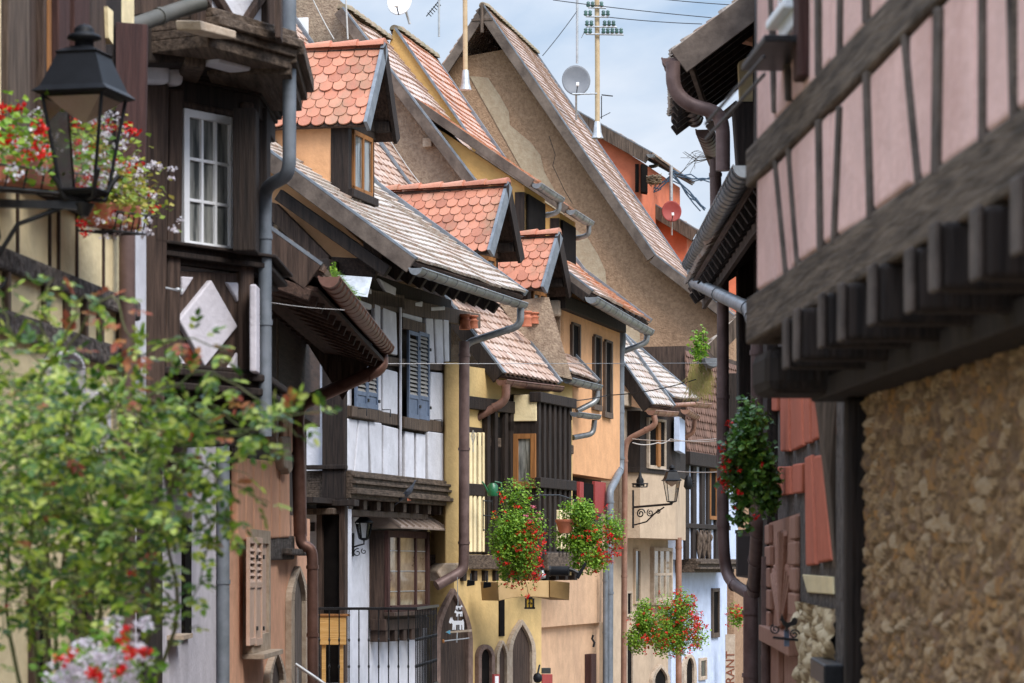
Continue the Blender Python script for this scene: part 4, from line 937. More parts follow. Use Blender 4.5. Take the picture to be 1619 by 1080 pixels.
T = thing('restaurant_sign', 'vertical dark sign reading RESTAURANT at the far end of the street', 'sign', P(1154, 1110, 62))
WS = Wall(1148, 62.0, 1162, 62.0)
m = M(); m.lb(WS, -.02, WS.L + .0, CZ - 4.1, CZ - 1.42, 0, .05); m.build('board', m_stonetrim, T, .005)
rot = Matrix.Rotation(math.pi / 2, 4, 'X'); c = WS.pt(WS.L / 2, CZ - 2.62, .055)
text('RESTAURANT', .27, Matrix.Translation(c) @ rot @ Matrix.Rotation(math.pi / 2, 4, 'Z'), m_letter := mk('russet_lettering', (.16, .045, .02), (.2, .06, .03), rough=.6), 'lettering', T, .006)
# ================================================================== orange house with the copper gutter
W2 = Wall(345, 25, 490, 34)
T = thing('town_house', 'terracotta plastered house under a deep wooden eave with a closed pale shutter', 'house', ground_at(W2.pt(0, 0)))
m = M(); m.lb(W2, 0, W2.L, gz(30) - 1.5, CZ + .6, -5, 0); m.build('wall', m_orange, T)
m = M(); m.lb(W2, .0, W2.L, CZ + .3, CZ + 2.6, -5, -.04); m.build('upper_wall', m_brown, T)
pn = M()
for i, (u0, u1) in enumerate([(376, 388), (389.5, 400), (402, 414), (415.5, 428), (429.5, 441), (443, 458)]):
    pn.wp(W2, [(u0, 722 + i * 1.5), (u1, 724 + i * 1.5), (u1 + .8, 855 - i), (u0 + .8, 856 - i)], 0, .07)
for u0, u1 in [(425, 431), (433, 440), (448, 455), (457, 463)]: pn.wb(W2, u0, u1, 640, 716, 0, .05)
pn.build('plaster_panels', m_orange, T, .025, 3)
m = M(); m.beam(W2, (372, 716), (468, 730), .16, 0, .05); m.beam(W2, (412, 866), (466, 866), .26, 0, .05); m.build('stone_band', m_greystone, T, .02)
m = M()
for u0, u1, mt in [(426, 436, 0), (440, 448, 0), (457, 466, 0)]: m.wb(W2, u0, u1, 505, 640, 0, .08)
m.build('timber_posts', m_maroon, T, .01)
m = M(); m.wb(W2, 437, 441, 505, 720, 0, .12); m.build('pale_post', m_stonetrim, T)
m = M(); m.wp(W2, [(446, 690), (460, 690), (463, 745), (458, 750), (456, 742), (450, 740)], 0, .16); m.build('stone_bracket', m_stonetrim, T, .02)
# shuttered window
D = W2.sD(400, .1)[1]
o = window(T, W2, 384, 414, 838, 1030, .0, 1, 1, m_stonetrim, m_shell, fw=.13, depth=.09, sill=.12)
for a, b in ((389, 399.5), (400, 410)): shutter(o, W2, a, b, 850, 1020, .07, m_shell, m_shell, solid=.55) if False else shutter(T, W2, a, b, 850, 1020, .075, m_shell, m_shell, solid=.56)
archway(T, W2, 431, 449, 1034, 1250, 0, m_stonetrim, m_brown, 4, True, vs=1075)
archway(T, W2, 466, 484, 902, 1250, 0, m_stonetrim, m_greywx, 5, True, vs=950)
m = M(); m.wb(W2, 462, 492, 868, 878, 0, .16); m.build('door_hood', m_greystone, T, .02)
m = M(); m.tube([P(467, 1050, 31), P(515, 1083, 31)], .02, 8); m.tube([P(470, 1052, 31), P(470, 1180, 31)], .015, 6); o = m.build('stair_handrail', m_steel, T)
# roof with deep soffit
E0, E1 = P(506, 424, 23.9), P(612, 548, 32.2); E1.z = E0.z; d2 = (E1 - E0).normalized(); b2 = Vector((-d2.y, d2.x, 0))
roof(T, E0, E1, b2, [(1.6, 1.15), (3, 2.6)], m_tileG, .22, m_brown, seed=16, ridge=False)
m = M(); a = E0 - UP * .2; c = E1 - UP * .2
m.prism([a + b2 * .02, c + b2 * .02, c + b2 * .62 + UP * .10, a + b2 * .62 + UP * .10], UP * .04); m.build('eave_soffit', m_soffit, T)
m = M()
for i in range(15):
    t = i / 14.0; q = a.lerp(c, t) - UP * .03; m.bar(q + b2 * .08, q + b2 * 1.3 + UP * .45, .09, .10)
m.build('rafter_ends', m_soffit, T, .008)
m = M(); m.prism([a + b2 * .6 + UP * .1, c + b2 * .6 + UP * .1, c + b2 * .6 + UP * .6, a + b2 * .6 + UP * .6], b2 * .1); m.lb(W2, .2, W2.L, CZ + 1.7, CZ + 2.7, -.2, .12); m.build('eave_beam', m_soffit, T)
m = M(); f = E1 - d2 * .02; m.prism([f - UP * .05, f - UP * .35 + b2 * .35, f - UP * .62 + b2 * .5, f + b2 * 1.1 + UP * .35], -d2 * .04); m.build('fascia_end_board', m_greyw, T)
g = M(); g.gutter(P(520, 438, 23.8), P(611, 549, 32.2), .085, .4)
g.pipe([P(603, 560, 32.1), P(604, 582, 32), P(474, 640, 31.5), P(470, 662, 31.5), P(475, 848, 31.5)], .075); g.build('gutter', m_copper, T)
g = M(); g.pipe([P(475, 846, 31.4), P(477, 862, 31.4), P(494, 868, 31.4), P(495, 1140, 31.4)], .062); g.build('downpipe', m_copper, T)

# ================================================================== bay window house
W1 = Wall(212, 18.6, 345, 24.8); WA = Wall(226, 19.5, 403, 20.45); WB = Wall(403, 20.45, 429, 21.7)
T = thing('bay_house', 'dark timbered house whose bay has a white paned window over a white diamond panel', 'house', ground_at(W1.pt(0, 0)))
m = M(); m.lb(W1, -.0, W1.L, gz(20) - 2, CZ + 1.3, -5, 0); m.build('wall', m_grey, T)
m = M(); m.lb(W1, 0, W1.L + .6, CZ + 1.2, CZ + 4.6, -5, .0); m.build('upper_wall', m_white, T)
def poly_solid(pts2, z0, z1, mat, name, T, bevel=0, build=True, m=None):
    m = m or M(); m.prism([Vector((p.x, p.y, z0)) for p in pts2], UP * (z1 - z0))
    return m.build(name, mat, T, bevel) if build else m
A0 = WA.a; A1 = WB.a; A2 = WB.pt(WB.L, 0).xy
core = [A0, A1, A2, A2 + Vector((-1.2, .8)), A0 + Vector((-.3, 1.2))]
def off(o):                                   # outline pushed out by o
    n1, n2 = WA.n, WB.n; a0 = A0 + n1 * o - WA.d * o * .3; a2 = A2 + n2 * o + WB.d * o * .3
    mi = (n1 + n2).normalized(); a1 = A1 + mi * (o / max(.5, mi.dot(n1)))
    return [a0, a1, a2, A2 + Vector((-1.2, .8)), A0 + Vector((-.3, 1.2))]
def zz(v, D=20.2): return CZ + (HY - v) / F * D
poly_solid(off(-.05), zz(640), zz(100), m_white, 'bay', T)
# base mouldings tapering down
m = M()
for v0, v1, o in [(582, 590, .07), (590, 602, .12), (602, 612, .07), (612, 624, .11), (624, 634, .04), (634, 655, -.04), (655, 668, -.10), (668, 690, -.16)]: poly_solid(off(o), zz(v1), zz(v0), None, '', T, build=False, m=m)
m.build('bay_base', m_dark, T, .012)
m = M()
for v0, v1, o in [(398, 403, .16), (403, 412, .10), (412, 420, .12), (420, 428, .05)]: poly_solid(off(o), zz(v1), zz(v0), None, '', T, build=False, m=m)
m.build('sill_moulding', m_dark, T, .006)
m = M()
for v0, v1, o in [(108, 116, .10), (116, 128, .14), (128, 136, .08), (136, 143, .05), (143, 175, .03)]: poly_solid(off(o), zz(v1), zz(v0), None, '', T, build=False, m=m)
m.build('head_moulding', m_dark, T, .008)
m = M()
m.wp(WA, [(226, 132), (269, 132), (262, 640), (222, 640)], -.2, .16); m.wp(WA, [(270, 140), (292, 140), (285, 600), (262, 600)], -.1, .08)
m.wp(WA, [(360, 178), (404, 180), (404, 402), (360, 402)], -.1, .02); m.wp(WA, [(384, 160), (403, 162), (403, 590), (380, 590)], -.1, .06)
m.wb(WA, 272, 404, 168, 182, -.1, .04)
m.build('posts', m_brown, T, .02)
m = M(); m.wb(WB, 404, 410, 175, 400, -.1, .06); m.wb(WB, 422, 428, 175, 590, -.1, .06); m.wb(WB, 411, 421, 182, 400, -.1, -.02); m.build('side_posts', m_dark, T, .01)
m = M(); m.wp(WA, [(285, 428), (382, 432), (380, 590), (280, 588)], -.1, .02); m.build('panel_frame', m_brown, T, .008)
m = M(); m.wp(WA, [(335, 442), (377, 516), (325, 580), (283, 506)], 0, .06)
m.wp(WA, [(288, 437), (308, 438), (289, 468)], 0, .045); m.wp(WA, [(359, 446), (378, 447), (378, 479)], 0, .045); m.wp(WA, [(279, 552), (298, 579), (278, 579)], 0, .045); m.wp(WA, [(360, 584), (377, 556), (377, 585)], 0, .045)
m.wb(WB, 405.5, 411, 452, 590, 0, .05); m.wb(WB, 414, 420, 455, 500, 0, .05); m.wb(WB, 414, 420, 508, 590, 0, .05)
m.build('diamond_panel', m_grey, T, .014, 3)
window(T, WA, 280, 361, 180, 402, .0, 3, 3, m_whitepaint, m_glassw, fw=.055, depth=.07, bw=.022)
cu = M()
for i in range(10):
    s0 = WA.sD(290, 0)[0] + .0; q = WA.pt(s0 + .04 + i * .012, 0, -.02)
m = M(); m.wp(WA, [(231, 98), (270, 98), (270, 133), (231, 133)], -.15, .22); m.wp(WA, [(270, 98), (294, 108), (290, 136), (270, 133)], -.2, .14); m.build('plaster_cap', m_white, T, .03)
m = M(); m.wb(WA, 213, 224, 135, 330, -.3, -.02); m.wb(WA, 210, 222, 350, 620, -.3, -.02); m.build('white_strip', m_white, T)
# overhanging storey
OA = Wall(318, 18.9, 442, 19.7); OB = Wall(442, 19.7, 460, 21.2)
o3 = [OA.a, OB.a, OB.pt(OB.L, 0).xy, A2 + Vector((-1.2, 1.2)), OA.a + Vector((-.8, 1.6))]
m = M(); m.prism([Vector((p.x, p.y, CZ + 3.72)) for p in o3], UP * 3); m.build('overhang', m_white, T)
m = M()
OL = Wall(235, 20.3, 318, 18.9)
for W, L0 in ((OA, OA.L), (OB, OB.L)):
    for k, (z0, z1, t) in enumerate([(3.66, 3.72, .12), (3.60, 3.66, .17), (3.54, 3.60, .12), (3.46, 3.54, .08)]): m.lb(W, -.03, L0 + .04, CZ + z0 - (.04 if W is OB else 0), CZ + z1, -.5, t)
m.build('jetty_moulding', m_greywh, T, .008)
m = M(); m.prism([OA.p(316, 32, .25), OA.p(318, 48, .25), OA.p(374, 62, .25), OA.p(374, 49, .25)], UP * .02 - OA.n3 * .2); m.build('flaking_board', m_stonetrim, T, .01)
m = M(); m.prism([P(180, 44, 18.9), P(306, 40, 19.25), P(306, 98, 19.25), P(180, 102, 18.9)], Vector((-.1, .3, 0))); m.prism([P(310, 60, 19.3), P(440, 80, 20), P(440, 110, 20), P(310, 100, 19.3)], Vector((-.2, 1.0, 0))); m.build('jetty_beam', m_dark, T, .02)
for (u, v0, v1, D, w_) in [(308, 62, 104, 19.2, 36), (418, 88, 126, 20.0, 40)]:
    m = M(); a = P(u - w_ / 2, v1, D); b = P(u + w_ / 2, v0, D + .1); m.prism([Vector((a.x, a.y, a.z)), Vector((b.x, b.y, a.z)), Vector((b.x, b.y, b.z)), Vector((a.x, a.y, b.z))], Vector((-.25, 1.3, 0))); m.build('beam_end', m_greyw, T, .025)
m = M(); m.wb(OA, 346, 398, 84, 106, -.3, -.12); m.build('white_infill', m_white, T, .02)
m = M()
m.beam(OA, (345, -10), (379, 45), .06, 0, .05); m.beam(OA, (420, -8), (386, 44), .06, 0, .05); m.wb(OA, 424, 438, -120, 60, 0, .06); m.wb(OA, 313, 329, -120, 35, 0, .06); m.beam(OA, (320, 34), (440, 62), .05, 0, .05); m.wb(OB, 444, 447, -120, 65, 0, .04); m.build('brace', m_brown, T, .008)
g = M(); g.pipe([P(457.5, -60, 19.9), P(457.5, 276, 19.9), P(420, 296, 20.3), P(419, 330, 20.4), P(419, 690, 20.4)], .048); g.build('downpipe', m_zincblue, T)
g = M(); g.pipe([P(353, 690, 24.6), P(353, 1150, 24.6)], .055); g.build('lower_downpipe', m_zincblue, T)
g = M(); g.pipe([P(322, 4, 17.9), P(280, 16, 17.8), P(180, 52, 17.2)], .05); g.build('rain_pipe', m_rainp := mk('olive_grey_pipe', (.05, .05, .042), (.09, .085, .075), rough=.6), T)
m = M(); m.wb(W1, 228, 257, 640, 1200, 0, .05); m.build('dark_corner_timber', m_dark, T)
m = M(); m.wb(W1, 293, 303, 812, 1010, 0, .03); o = m.build('slit_window', m_void, T); m = M(); m.wb(W1, 290, 305, 1003, 1010, 0, .12); m.wb(W1, 291, 304, 808, 822, 0, .05); m.build('sill', m_stonetrim, o)
m = M(); m.wp(W1, [(284, 735), (308, 735), (304, 762), (296, 772), (288, 760)], 0, .12); m.build('wall_bracket', m_browntrim, T, .02)

# ================================================================== cream house, near left
W0 = Wall(-300, 11.3, 212, 16.85)
T = thing('timber_house', 'cream plastered timbered house at the left edge with brown boarded windows', 'house', ground_at(W0.pt(W0.L, 0)))
m = M(); m.lb(W0, 0, W0.L, gz(14) - 2, CZ + 5.5, -5, 0); m.build('wall', m_cream, T)
m = M(); m.wp(W0, [(-300, 318), (190, 462), (190, 498), (-300, 360)], 0, .05) if False else None
zb1 = CZ + 490 / F * 14 ; zb2 = CZ + 398 / F * 14
m.lb(W0, 0, W0.L - .02, zb1 - .06, zb1 + .055, 0, .05); m.lb(W0, 0, W0.L - .02, zb2 - .09, zb2 + .04, 0, .05); m.build('beams', m_greystone, T, .02)
m = M()
for u in (4, 66, 100, 128, 153, 184): m.lb(W0, W0.sD(u, 0)[0] - .02, W0.sD(u, 0)[0] + .025, zb2 + .03, zb1 - .05, 0, .04)
m.each('short_post', m_greyw, T, .01)
m = M()
for u in (26, 77, 91, 120, 162, -60, -130): m.lb(W0, W0.sD(u, 0)[0] - .015, W0.sD(u, 0)[0] + .015, zb1 + .05, CZ + 2.6, 0, .012)
m.each('thin_post', m_brown, T)
m = M(); m.lb(W0, 0, W0.sD(184, 0)[0], CZ + 1.93, CZ + 5.5, 0, .03); m.build('boarded_wall', m_dark, T)
for u0, u1, mt, t in [(13, 48, m_greyw, .12), (48, 70, m_brown, .05), (70, 77, m_brown, .09), (77, 82, m_orangew, .1), (93, 111, m_maroon, .12), (118, 142, m_maroon, .12), (142, 168, m_brown, .06), (-60, 4, m_brown, .1), (-3, 2, m_creampan, .12), (6, 13, m_maroon, .08)]:
    m = M(); m.wb(W0, u0, u1, -250, 290, 0, t); m.build('window_board', mt, T, .008)
m = M(); m.wp(W0, [(170, 10), (179, 18), (179, 70), (172, 60)], 0, .08); m.build('cream_reveal', m_creampan, T)
m = M(); m.prism([P(183, 34, 16.2), P(233, 38, 16.5), P(228, 330, 16.5), P(183, 335, 16.2)], Vector((0, .06, 0))); m.build('open_shutter', m_maroon, T, .006)
m = M(); m.prism([P(196, -60, 17.6), P(330, -60, 18.2), P(330, 2, 18.2), P(196, 26, 17.6)], Vector((0, .2, 0))); m.build('upper_soffit', m_brown, T)
g = M(); g.pipe([P(201, 250, 16.3), P(201, 1250, 16.3)], .047, seg=14); g.build('downpipe', m_pipe, T)
m = M(); m.lb(W0, W0.L - .42, W0.L, gz(14) - 2, zb2 - .1, -.2, .01); m.build('corner_stones', m_cream, T, .01)
for u0, u1, vt in ((88, 132, 560), (156, 172, 612)):
    archway(T, W0, u0, u1, vt, vt + 130, 0, m_grey, m_brown if u0 > 100 else m_grey, 4, False, name='window', vs=vt + 25)
window(T, W0, 44, 66, 890, 1150, 0, 1, 2, m_brown, m_void, fw=.05); window(T, W0, 112, 135, 900, 1150, 0, 1, 2, m_brown, m_void, fw=.05)

# ================================================================== near lamp on its bracket
c = P(133, 322, 13.0); k = 290 / F * 13.0 / 1.02
T = thing('street_lamp', 'large black lantern on an iron bracket, out of focus before the flower boxes', 'street lamp', c)
s = lantern_body(m_lampblack, m_glass, c, k * .98, T, sq=-.24); lantern_glass(c, k, T, -.24)
br = M(); X = Vector((-1, -.15, 0)).normalized(); br.bar(c + X * .0 - UP * .01, c + X * 1.2 - UP * .0, .045, .035); br.tube([c - UP * .0, c - UP * .06], [.05, .02], 10)
br.tube(spiral(c + X * .47 - UP * .16, X, UP, .11, 1.5, .5), .013, 6); br.tube(spiral(c + X * .43 - UP * .34, X, UP, .08, 1.3, 3.2), .012, 6)
br.tube([c + X * .1 - UP * .02, c + X * .3 - UP * .10, c + X * .42 - UP * .3, c + X * .48 - UP * .45], .012, 6); br.build('bracket', m_iron, T)
cg = M()
for j in range(4):
    an = -.24 + math.pi / 4 + math.pi / 2 * j; u = Vector((math.cos(an), math.sin(an), 0)); u2 = u * 1
    pts = [c + UP * .02, c + u * .10 + UP * .02, c + u * .13 + UP * .09, c + u * .17 + UP * .14]; cg.tube(pts, .012, 6)
cg.build('cradle', m_iron, T)

# ================================================================== dusty pink house with rubble base, near right
W9 = Wall(1200, 12, 1619, 7.25)
T = thing('timber_house', 'dusty pink timbered house jettied over a rough rubble stone wall, near right', 'house', ground_at(W9.pt(0, 0, -.4)))
ext = 3.0                                        # continues towards the camera beyond the frame
d9 = W9.d3
m = M(); m.lb(W9, 0, W9.L + ext, CZ + 1.07, CZ + 6, -4, 0); m.build('upper_wall', m_dark, T)
def z9(v, D): return CZ + (HY - v) / F * D
zsill = z9(478, 12); zmid = z9(259, 12)
pn = M(); us = [1199, 1229, 1253, 1294, 1316, 1370, 1441, 1476, 1548, 1599, 1680]
for (u0, u1) in zip(us[:-1], us[1:]):
    g_ = 1.2; wv = R.uniform(-1.5, 1.5)
    s0, s1 = W9.sD(u0 + g_, .03)[0], W9.sD(u1 - g_, .03)[0]
    def qd(z0, z1, dz=0): pn.prism([W9.pt(s0, z1 + R.uniform(-.01, .01), .04), W9.pt(s0 + wv * .012, z0 + R.uniform(-.012, .012), .04), W9.pt(s1 - wv * .012, z0 + R.uniform(-.012, .012), .04), W9.pt(s1, z1 + R.uniform(-.01, .01), .04)], -W9.n3 * .06)
    qd(zsill + .02, zmid - .10); qd(zmid + .06, zmid + 1.6)
for q in range(6):
    s0 = W9.L + .3 + q * .45; pn.lb(W9, s0, s0 + .4, zsill + .02, zmid - .1, 0, .04); pn.lb(W9, s0, s0 + .4, zmid + .06, zmid + 1.6, 0, .04)
pn.build('plaster_panels', m_pink, T, .02, 3)
fr = M(); fr.lb(W9, -.02, W9.L + ext, zmid - .10, zmid + .06, -.05, .055); fr.lb(W9, -.05, W9.L + ext, zsill - .175, zsill + .02, -.3, .05)
sd_ = M()
for ut, ub, w_ in [(1221, 1240, 2), (1242, 1258, 1.8), (1291, 1294, 3.5), (1324, 1315, 3), (1366, 1373, 4), (1424, 1449, 3.6), (1480, 1476, 6), (1549, 1549, 4.2), (1590, 1598, 3.6)]:
    for k_ in range(2):
        za, zb = ((zmid - .10, zsill), (zmid + 1.6, zmid + .05))[k_]; D_ = W9.sD(ub, .047)[1]; f_ = lambda z: HY - (z - CZ) * F / D_; t0, t1 = (ut, ub) if k_ == 0 else (ut - (ub - ut), ut)
        sd_.wp(W9, [(t0 - w_, f_(za)), (t0 + w_, f_(za)), (t1 + w_, f_(zb)), (t1 - w_, f_(zb))], -.02, .052)
sd_.each('stud', mk('dark_oak_stud', (.035, .025, .02), (.11, .082, .066), scale=6, rough=.85, bump=.5, bscale=18), T, .008)
for (u, wd) in ((1294, .05), (1370, .05), (1476, .07), (1548, .05), (1599, .06)): q = W9.sD(u, .05)[0]; fr.lb(W9, q - wd / 2, q + wd / 2, zsill, zmid + 1.6, 0, .045)
fr.build('timber_frame', m_greywh, T, .012)
m_joistend = mk('old_joist_oak', (.04, .03, .025), (.10, .075, .062), scale=6, rough=.85, bump=.4, bscale=20)
js = [1232, 1262, 1292, 1330, 1373, 1424, 1480, 1541, 1610]
for u in js:
    q = W9.sD(u, .1)[0]; h = .15
    J = M(); a = W9.pt(q, zsill - .275 + R.uniform(-.012, .012), R.uniform(.06, .095)); q_ = R.uniform(.085, .11); J.bar(a, a - W9.n3 * 1.0, q_, .19); j_ = J.build('joist', m_dark, T, .02, 3); J = M(); J.bar(a + W9.n3 * .02, a, q_ + .003, .193); J.build('end_grain', m_joistend, j_, .014, 3)  # near-black sides paint in the shade between joists; end caps are lighter
m = M(); m.lb(W9, .0, W9.L + ext, zsill - .34, zsill - .20, -.8, -.45); m.lb(W9, .0, W9.L + ext, zsill - .42, zsill - .335, -.8, -.22); m.build('wall_plate', m_dark, T, .01)
m = M(); m.lb(W9, -.04, .42, zsill - .405, zsill - .215, -.4, .03); m.build('corner_bracket', m_dark, T, .05)
m = M(); WS9 = Wall(0, 0, 0, 0, xy=(W9.pt(.33, 0, -.33).xy, W9.pt(W9.L + ext, 0, -.42).xy))
m.lb(WS9, 0, WS9.L, gz(10) - 2, zsill - .42, -3.5, -.1); m.build('stone_core', m_stonetrim, T)
m_rubble = mk('rubble_stone', (.24, .145, .065), (.11, .068, .036), scale=10, rough=.95, bump=1., bscale=26, bdist=.02, attr=[(.17, .105, .055), (.08, .048, .033), (.33, .195, .085), (.16, .10, .08), (.42, .21, .065), (.24, .15, .095), (.46, .31, .17), (.13, .08, .06), (.38, .235, .11), (.50, .37, .24)], detail=8)
def rubble(T, W, s0, s1, z0, z1, t, mat, res=.022, amp=.05, cell=.11, name='rubble_wall', edge=False, sx=1.0):
    m = M(); nx = int((s1 - s0) / res); nz_ = int((z1 - z0) / res)
    def h(s, z):
        v = Vector((s / cell * sx, z / cell * .75, .3)); v += Vector((noise.noise(v * .6), noise.noise(v * .6 + Vector((9, 3, 1))), 0)) * .9
        dd, pp = noise.voronoi(v); e = dd[1] - dd[0]
        cid = noise.cell(Vector((round(pp[0].x * 3.1, 2), round(pp[0].y * 3.7, 2), 2.3)))
        f = min(1, e * 2.2); cid = (math.sin(pp[0].x * 12.9898 + pp[0].y * 78.233) * 43758.5453) % 1.0
        return (math.sqrt(f) * (.45 + .85 * cid) + noise.noise(Vector((s * 22, z * 22, 0))) * .35) * amp, (.12 + .88 * cid) if f > .22 else .0
    vs = []; hs = []
    for j in range(nz_ + 1):
        for i in range(nx + 1):
            s = s0 + (s1 - s0) * i / nx; z = z0 + (z1 - z0) * j / nz_; a, b = h(s, z); vs.append(W.pt(s, z, t + a - .02)); hs.append(b)
    m.v = vs
    for j in range(nz_):
        for i in range(nx):
            a = j * (nx + 1) + i; m.f.append([a, a + 1, a + nx + 2, a + nx + 1]); m.r.append(min(1, max(0, hs[a] + R.uniform(-.06, .06)))); m.sm.append(True)
    return m.build(name, mat, T)
rubble(T, WS9, 0, WS9.L - .5, CZ - 1.9, zsill - .42, -.05, m_rubble, res=.013, amp=.030, cell=.040, sx=.42)
m = M(); m.lb(WS9, -.06, .035, gz(10) - 2, zsill - .42, -.4, .02); m.build('corner_post', m_dark, T, .02)
m = M(); m.prism([P(1290, 628, 12.6), P(1322, 628, 12.4), P(1322, 900, 12.4), P(1312, 760, 12.4)], Vector((0, .1, 0))); m.build('raking_strut', m_greyw, T, .01)
# white window and wood bracket high up
m = M(); q0, q1 = W9.sD(1254, .0)[0], W9.sD(1287, .0)[0]
m.lb(W9, q0, q1, z9(95, 11.4), z9(95, 11.4) + 1.4, 0, .06); m.lb(W9, q0 - .06, q1 - .1, z9(70, 11.4), z9(70, 11.4) + .04, 0, .1)
o = m.build('window', m_whitepaint, T, .01); m = M(); m.lb(W9, q0 + .07, q1 - .07, z9(60, 11.4), z9(60, 11.4) + 1.1, .05, .065); m.build('pane', m_glass, o)
m = M(); m.lb(W9, q1, q1 + .14, z9(175, 11.2), z9(-100, 11.2), 0, .08); m.build('window_jamb', m_maroon, T, .01)
m = M(); m.lb(W9, q0 - .02, q1 + .1, z9(128, 11.3), z9(118, 11.3), 0, .2)
for z in (z9(150, 11.3), z9(176, 11.3)): m.bar(W9.pt(q1 + .1, z, .2), W9.pt(-.05, z, .22), .012, .012)
m.build('flower_rack', m_iron, T, .004)

# ================================================================== red panelled house, right
W10 = Wall(1327, 13.9, 1230, 21.5)
T = thing('timber_house', 'narrow right hand house with brick red clay panels above a tall carved brown gate', 'house', ground_at(W10.pt(0, 0)))
m = M(); m.lb(W10, -.5, W10.L, gz(18) - 2, CZ + 3.2, -3.2, 0); m.build('wall', m_greystone, T)
pn = M()
for p in [[(1233, 590), (1245, 590), (1247, 714), (1234, 714)], [(1249, 590), (1265, 590), (1268, 705), (1251, 713)], [(1269, 590), (1278, 590), (1280, 700), (1272, 702)], [(1282.5, 590), (1290, 590), (1292, 693), (1284, 697)], [(1295, 590), (1312, 590), (1313, 690), (1296, 692)],
          [(1229, 738), (1248, 737), (1249, 782), (1228, 784)], [(1253, 734), (1268, 732), (1267, 779), (1253, 781)], [(1272, 723), (1281, 719), (1288, 893), (1274, 895)], [(1286, 721), (1298, 719), (1313, 886), (1293, 890)], [(1199, 560), (1202, 560), (1202, 640), (1199, 640)], [(1212, 560), (1228, 560), (1228, 650), (1212, 650)]]:
    pn.wp(W10, p, 0, .03)
pn.each('clay_panel', m_redpan, T, .012, 3)
m = M(); m.wp(W10, [(1268, 908), (1316, 912), (1317, 940), (1276, 937)], 0, .012); m.build('cream_band', m_cream, T, .015)
s0, s1 = W10.sD(1321, 0)[0], W10.sD(1266, 0)[0]
rubble(T, W10, s0, s1, CZ - 2.2, z9(960, 15), .01, m_rubble_light := mk('pale_rubble', (.48, .38, .24), (.34, .26, .16), scale=10, rough=.95, attr=[(.26, .19, .12), (.44, .33, .2), (.55, .44, .28), (.62, .52, .36)], bump=.8, bscale=20, bdist=.02), res=.025, amp=.06, cell=.09, sx=.3)
m = M(); m.wb(W10, 1281, 1302, 1045, 1078, 0, .1); m.build('iron_box', m_iron, T, .01)
# carved gate
D = 19.; GT = Wall(1266, 17.9, 1216, 22.0)
m = M(); gz1 = z9(812, 18.2); m.lb(GT, 0, GT.L, CZ - 3.5, gz1, -.3, .0); g0 = m.build('gate', m_browngate := wood('gate_wood', (.26, .13, .09), (.38, .21, .15)), T)
m = M()
for sd in (0, 1):
    for k_ in range(5):
        z = gz1 - .17 - k_ * .165; w_ = .85 - (0.0 if k_ % 2 else .2); s = 0 if sd == 0 else GT.L - w_; m.lb(GT, s + .01, s + w_, z + .005, z + .155, 0, .035)
m.each('carved_block', m_browngate, g0, .012)
m = M(); base = GT.pt(GT.L * .5, CZ - .45, .03)
for a in range(-5, 6):
    an = a * .13; tip = GT.pt(GT.L * .5 + math.sin(an) * 2.1, CZ - .45 + math.cos(an) * (.72 if abs(a) < 3 else .5), .03); q = (tip - base).normalized().cross(GT.n3) * .03; m.prism([base.lerp(tip, .1) - q * .3, tip - q, tip + q, base.lerp(tip, .1) + q * .3], -GT.n3 * .03)
m.lb(GT, 0, GT.L, CZ - .55, CZ - .43, 0, .08); m.lb(GT, GT.L * .48, GT.L * .52, CZ - 3.5, CZ - .55, 0, .04); m.build('sunburst_ribs', m_browngate, g0, .008)
m = M(); m.wb(GT, 1217, 1266, 800, 812, 0, .12); m = M()
g = M(); g.pipe([P(1211, 880, 21.8), P(1211, 1200, 21.8)], .035); g.build('thin_downpipe', m_pipe, T)

# ================================================================== dark eaved house, right
W11 = Wall(1212, 22.2, 1184, 34)
T = thing('eaved_house', 'dark timber house on the right with deep tiled eaves and half round gutters', 'house', ground_at(W11.pt(0, 0)))
m = M(); m.lb(W11, -.2, W11.L, gz(25) - 2, CZ + 6.2, -4, 0); m.build('wall', m_dark, T)
# lower eave
e0 = P(1196, 262, 22.0); e1 = P(1085, 418, 31.4); e1.z = e0.z; dd = (e1 - e0).normalized(); bb = Vector((dd.y, -dd.x, 0))
def roofR(T, e0, e1, bb, steps, mat, seed, L_raft=1.1, bw_=.2):
    near = profile(e0, bb, steps); far = profile(e1, bb, steps); al = (e1 - e0).normalized()
    m = M(); tile_roof(m, near, far, seed=seed); ro = m.build('roof', mat, T)
    d = M()
    for i in range(len(near) - 1):
        q = al.cross(near[i + 1] - near[i]).normalized(); q = q if q.z > 0 else -q
        d.prism([near[i] - q * .03, near[i + 1] - q * .03, far[i + 1] - q * .03, far[i] - q * .03], -q * .05)
    d.build('roof_deck', m_soffit, ro)
    r_ = M(); n = int((e1 - e0).length / .45); sl = steps[0][1] / steps[0][0]
    for i in range(n + 1):
        a = e0 + al * (.1 + i * .45) - UP * .17 + bb * .05; r_.bar(a, a + bb * L_raft + UP * L_raft * sl, .1, .12)
    r_.build('rafter_ends', m_dark, T, .006)
    lt = M(); k_ = .15
    while k_ < L_raft: lt.bar(e0 + bb * k_ + UP * (k_ * sl - .10), e1 + bb * k_ + UP * (k_ * sl - .10), .04, .025); k_ += .16
    lt.build('tile_battens', m_brown, T)
    b = M(); strip(b, near, -al * .05, bw_, .02); b.build('bargeboard', m_greywx, T, .006)
    return near, far
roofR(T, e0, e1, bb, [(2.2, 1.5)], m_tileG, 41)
g = M(); g.gutter(P(1178, 262, 21.9), P(1092, 416, 31.4), .09, .32); g.pipe([P(1096, 424, 31.2), P(1096, 446, 31.2), P(1187, 490, 24.5), P(1194, 520, 24)], .065); g.build('gutter', m_zinc, T)
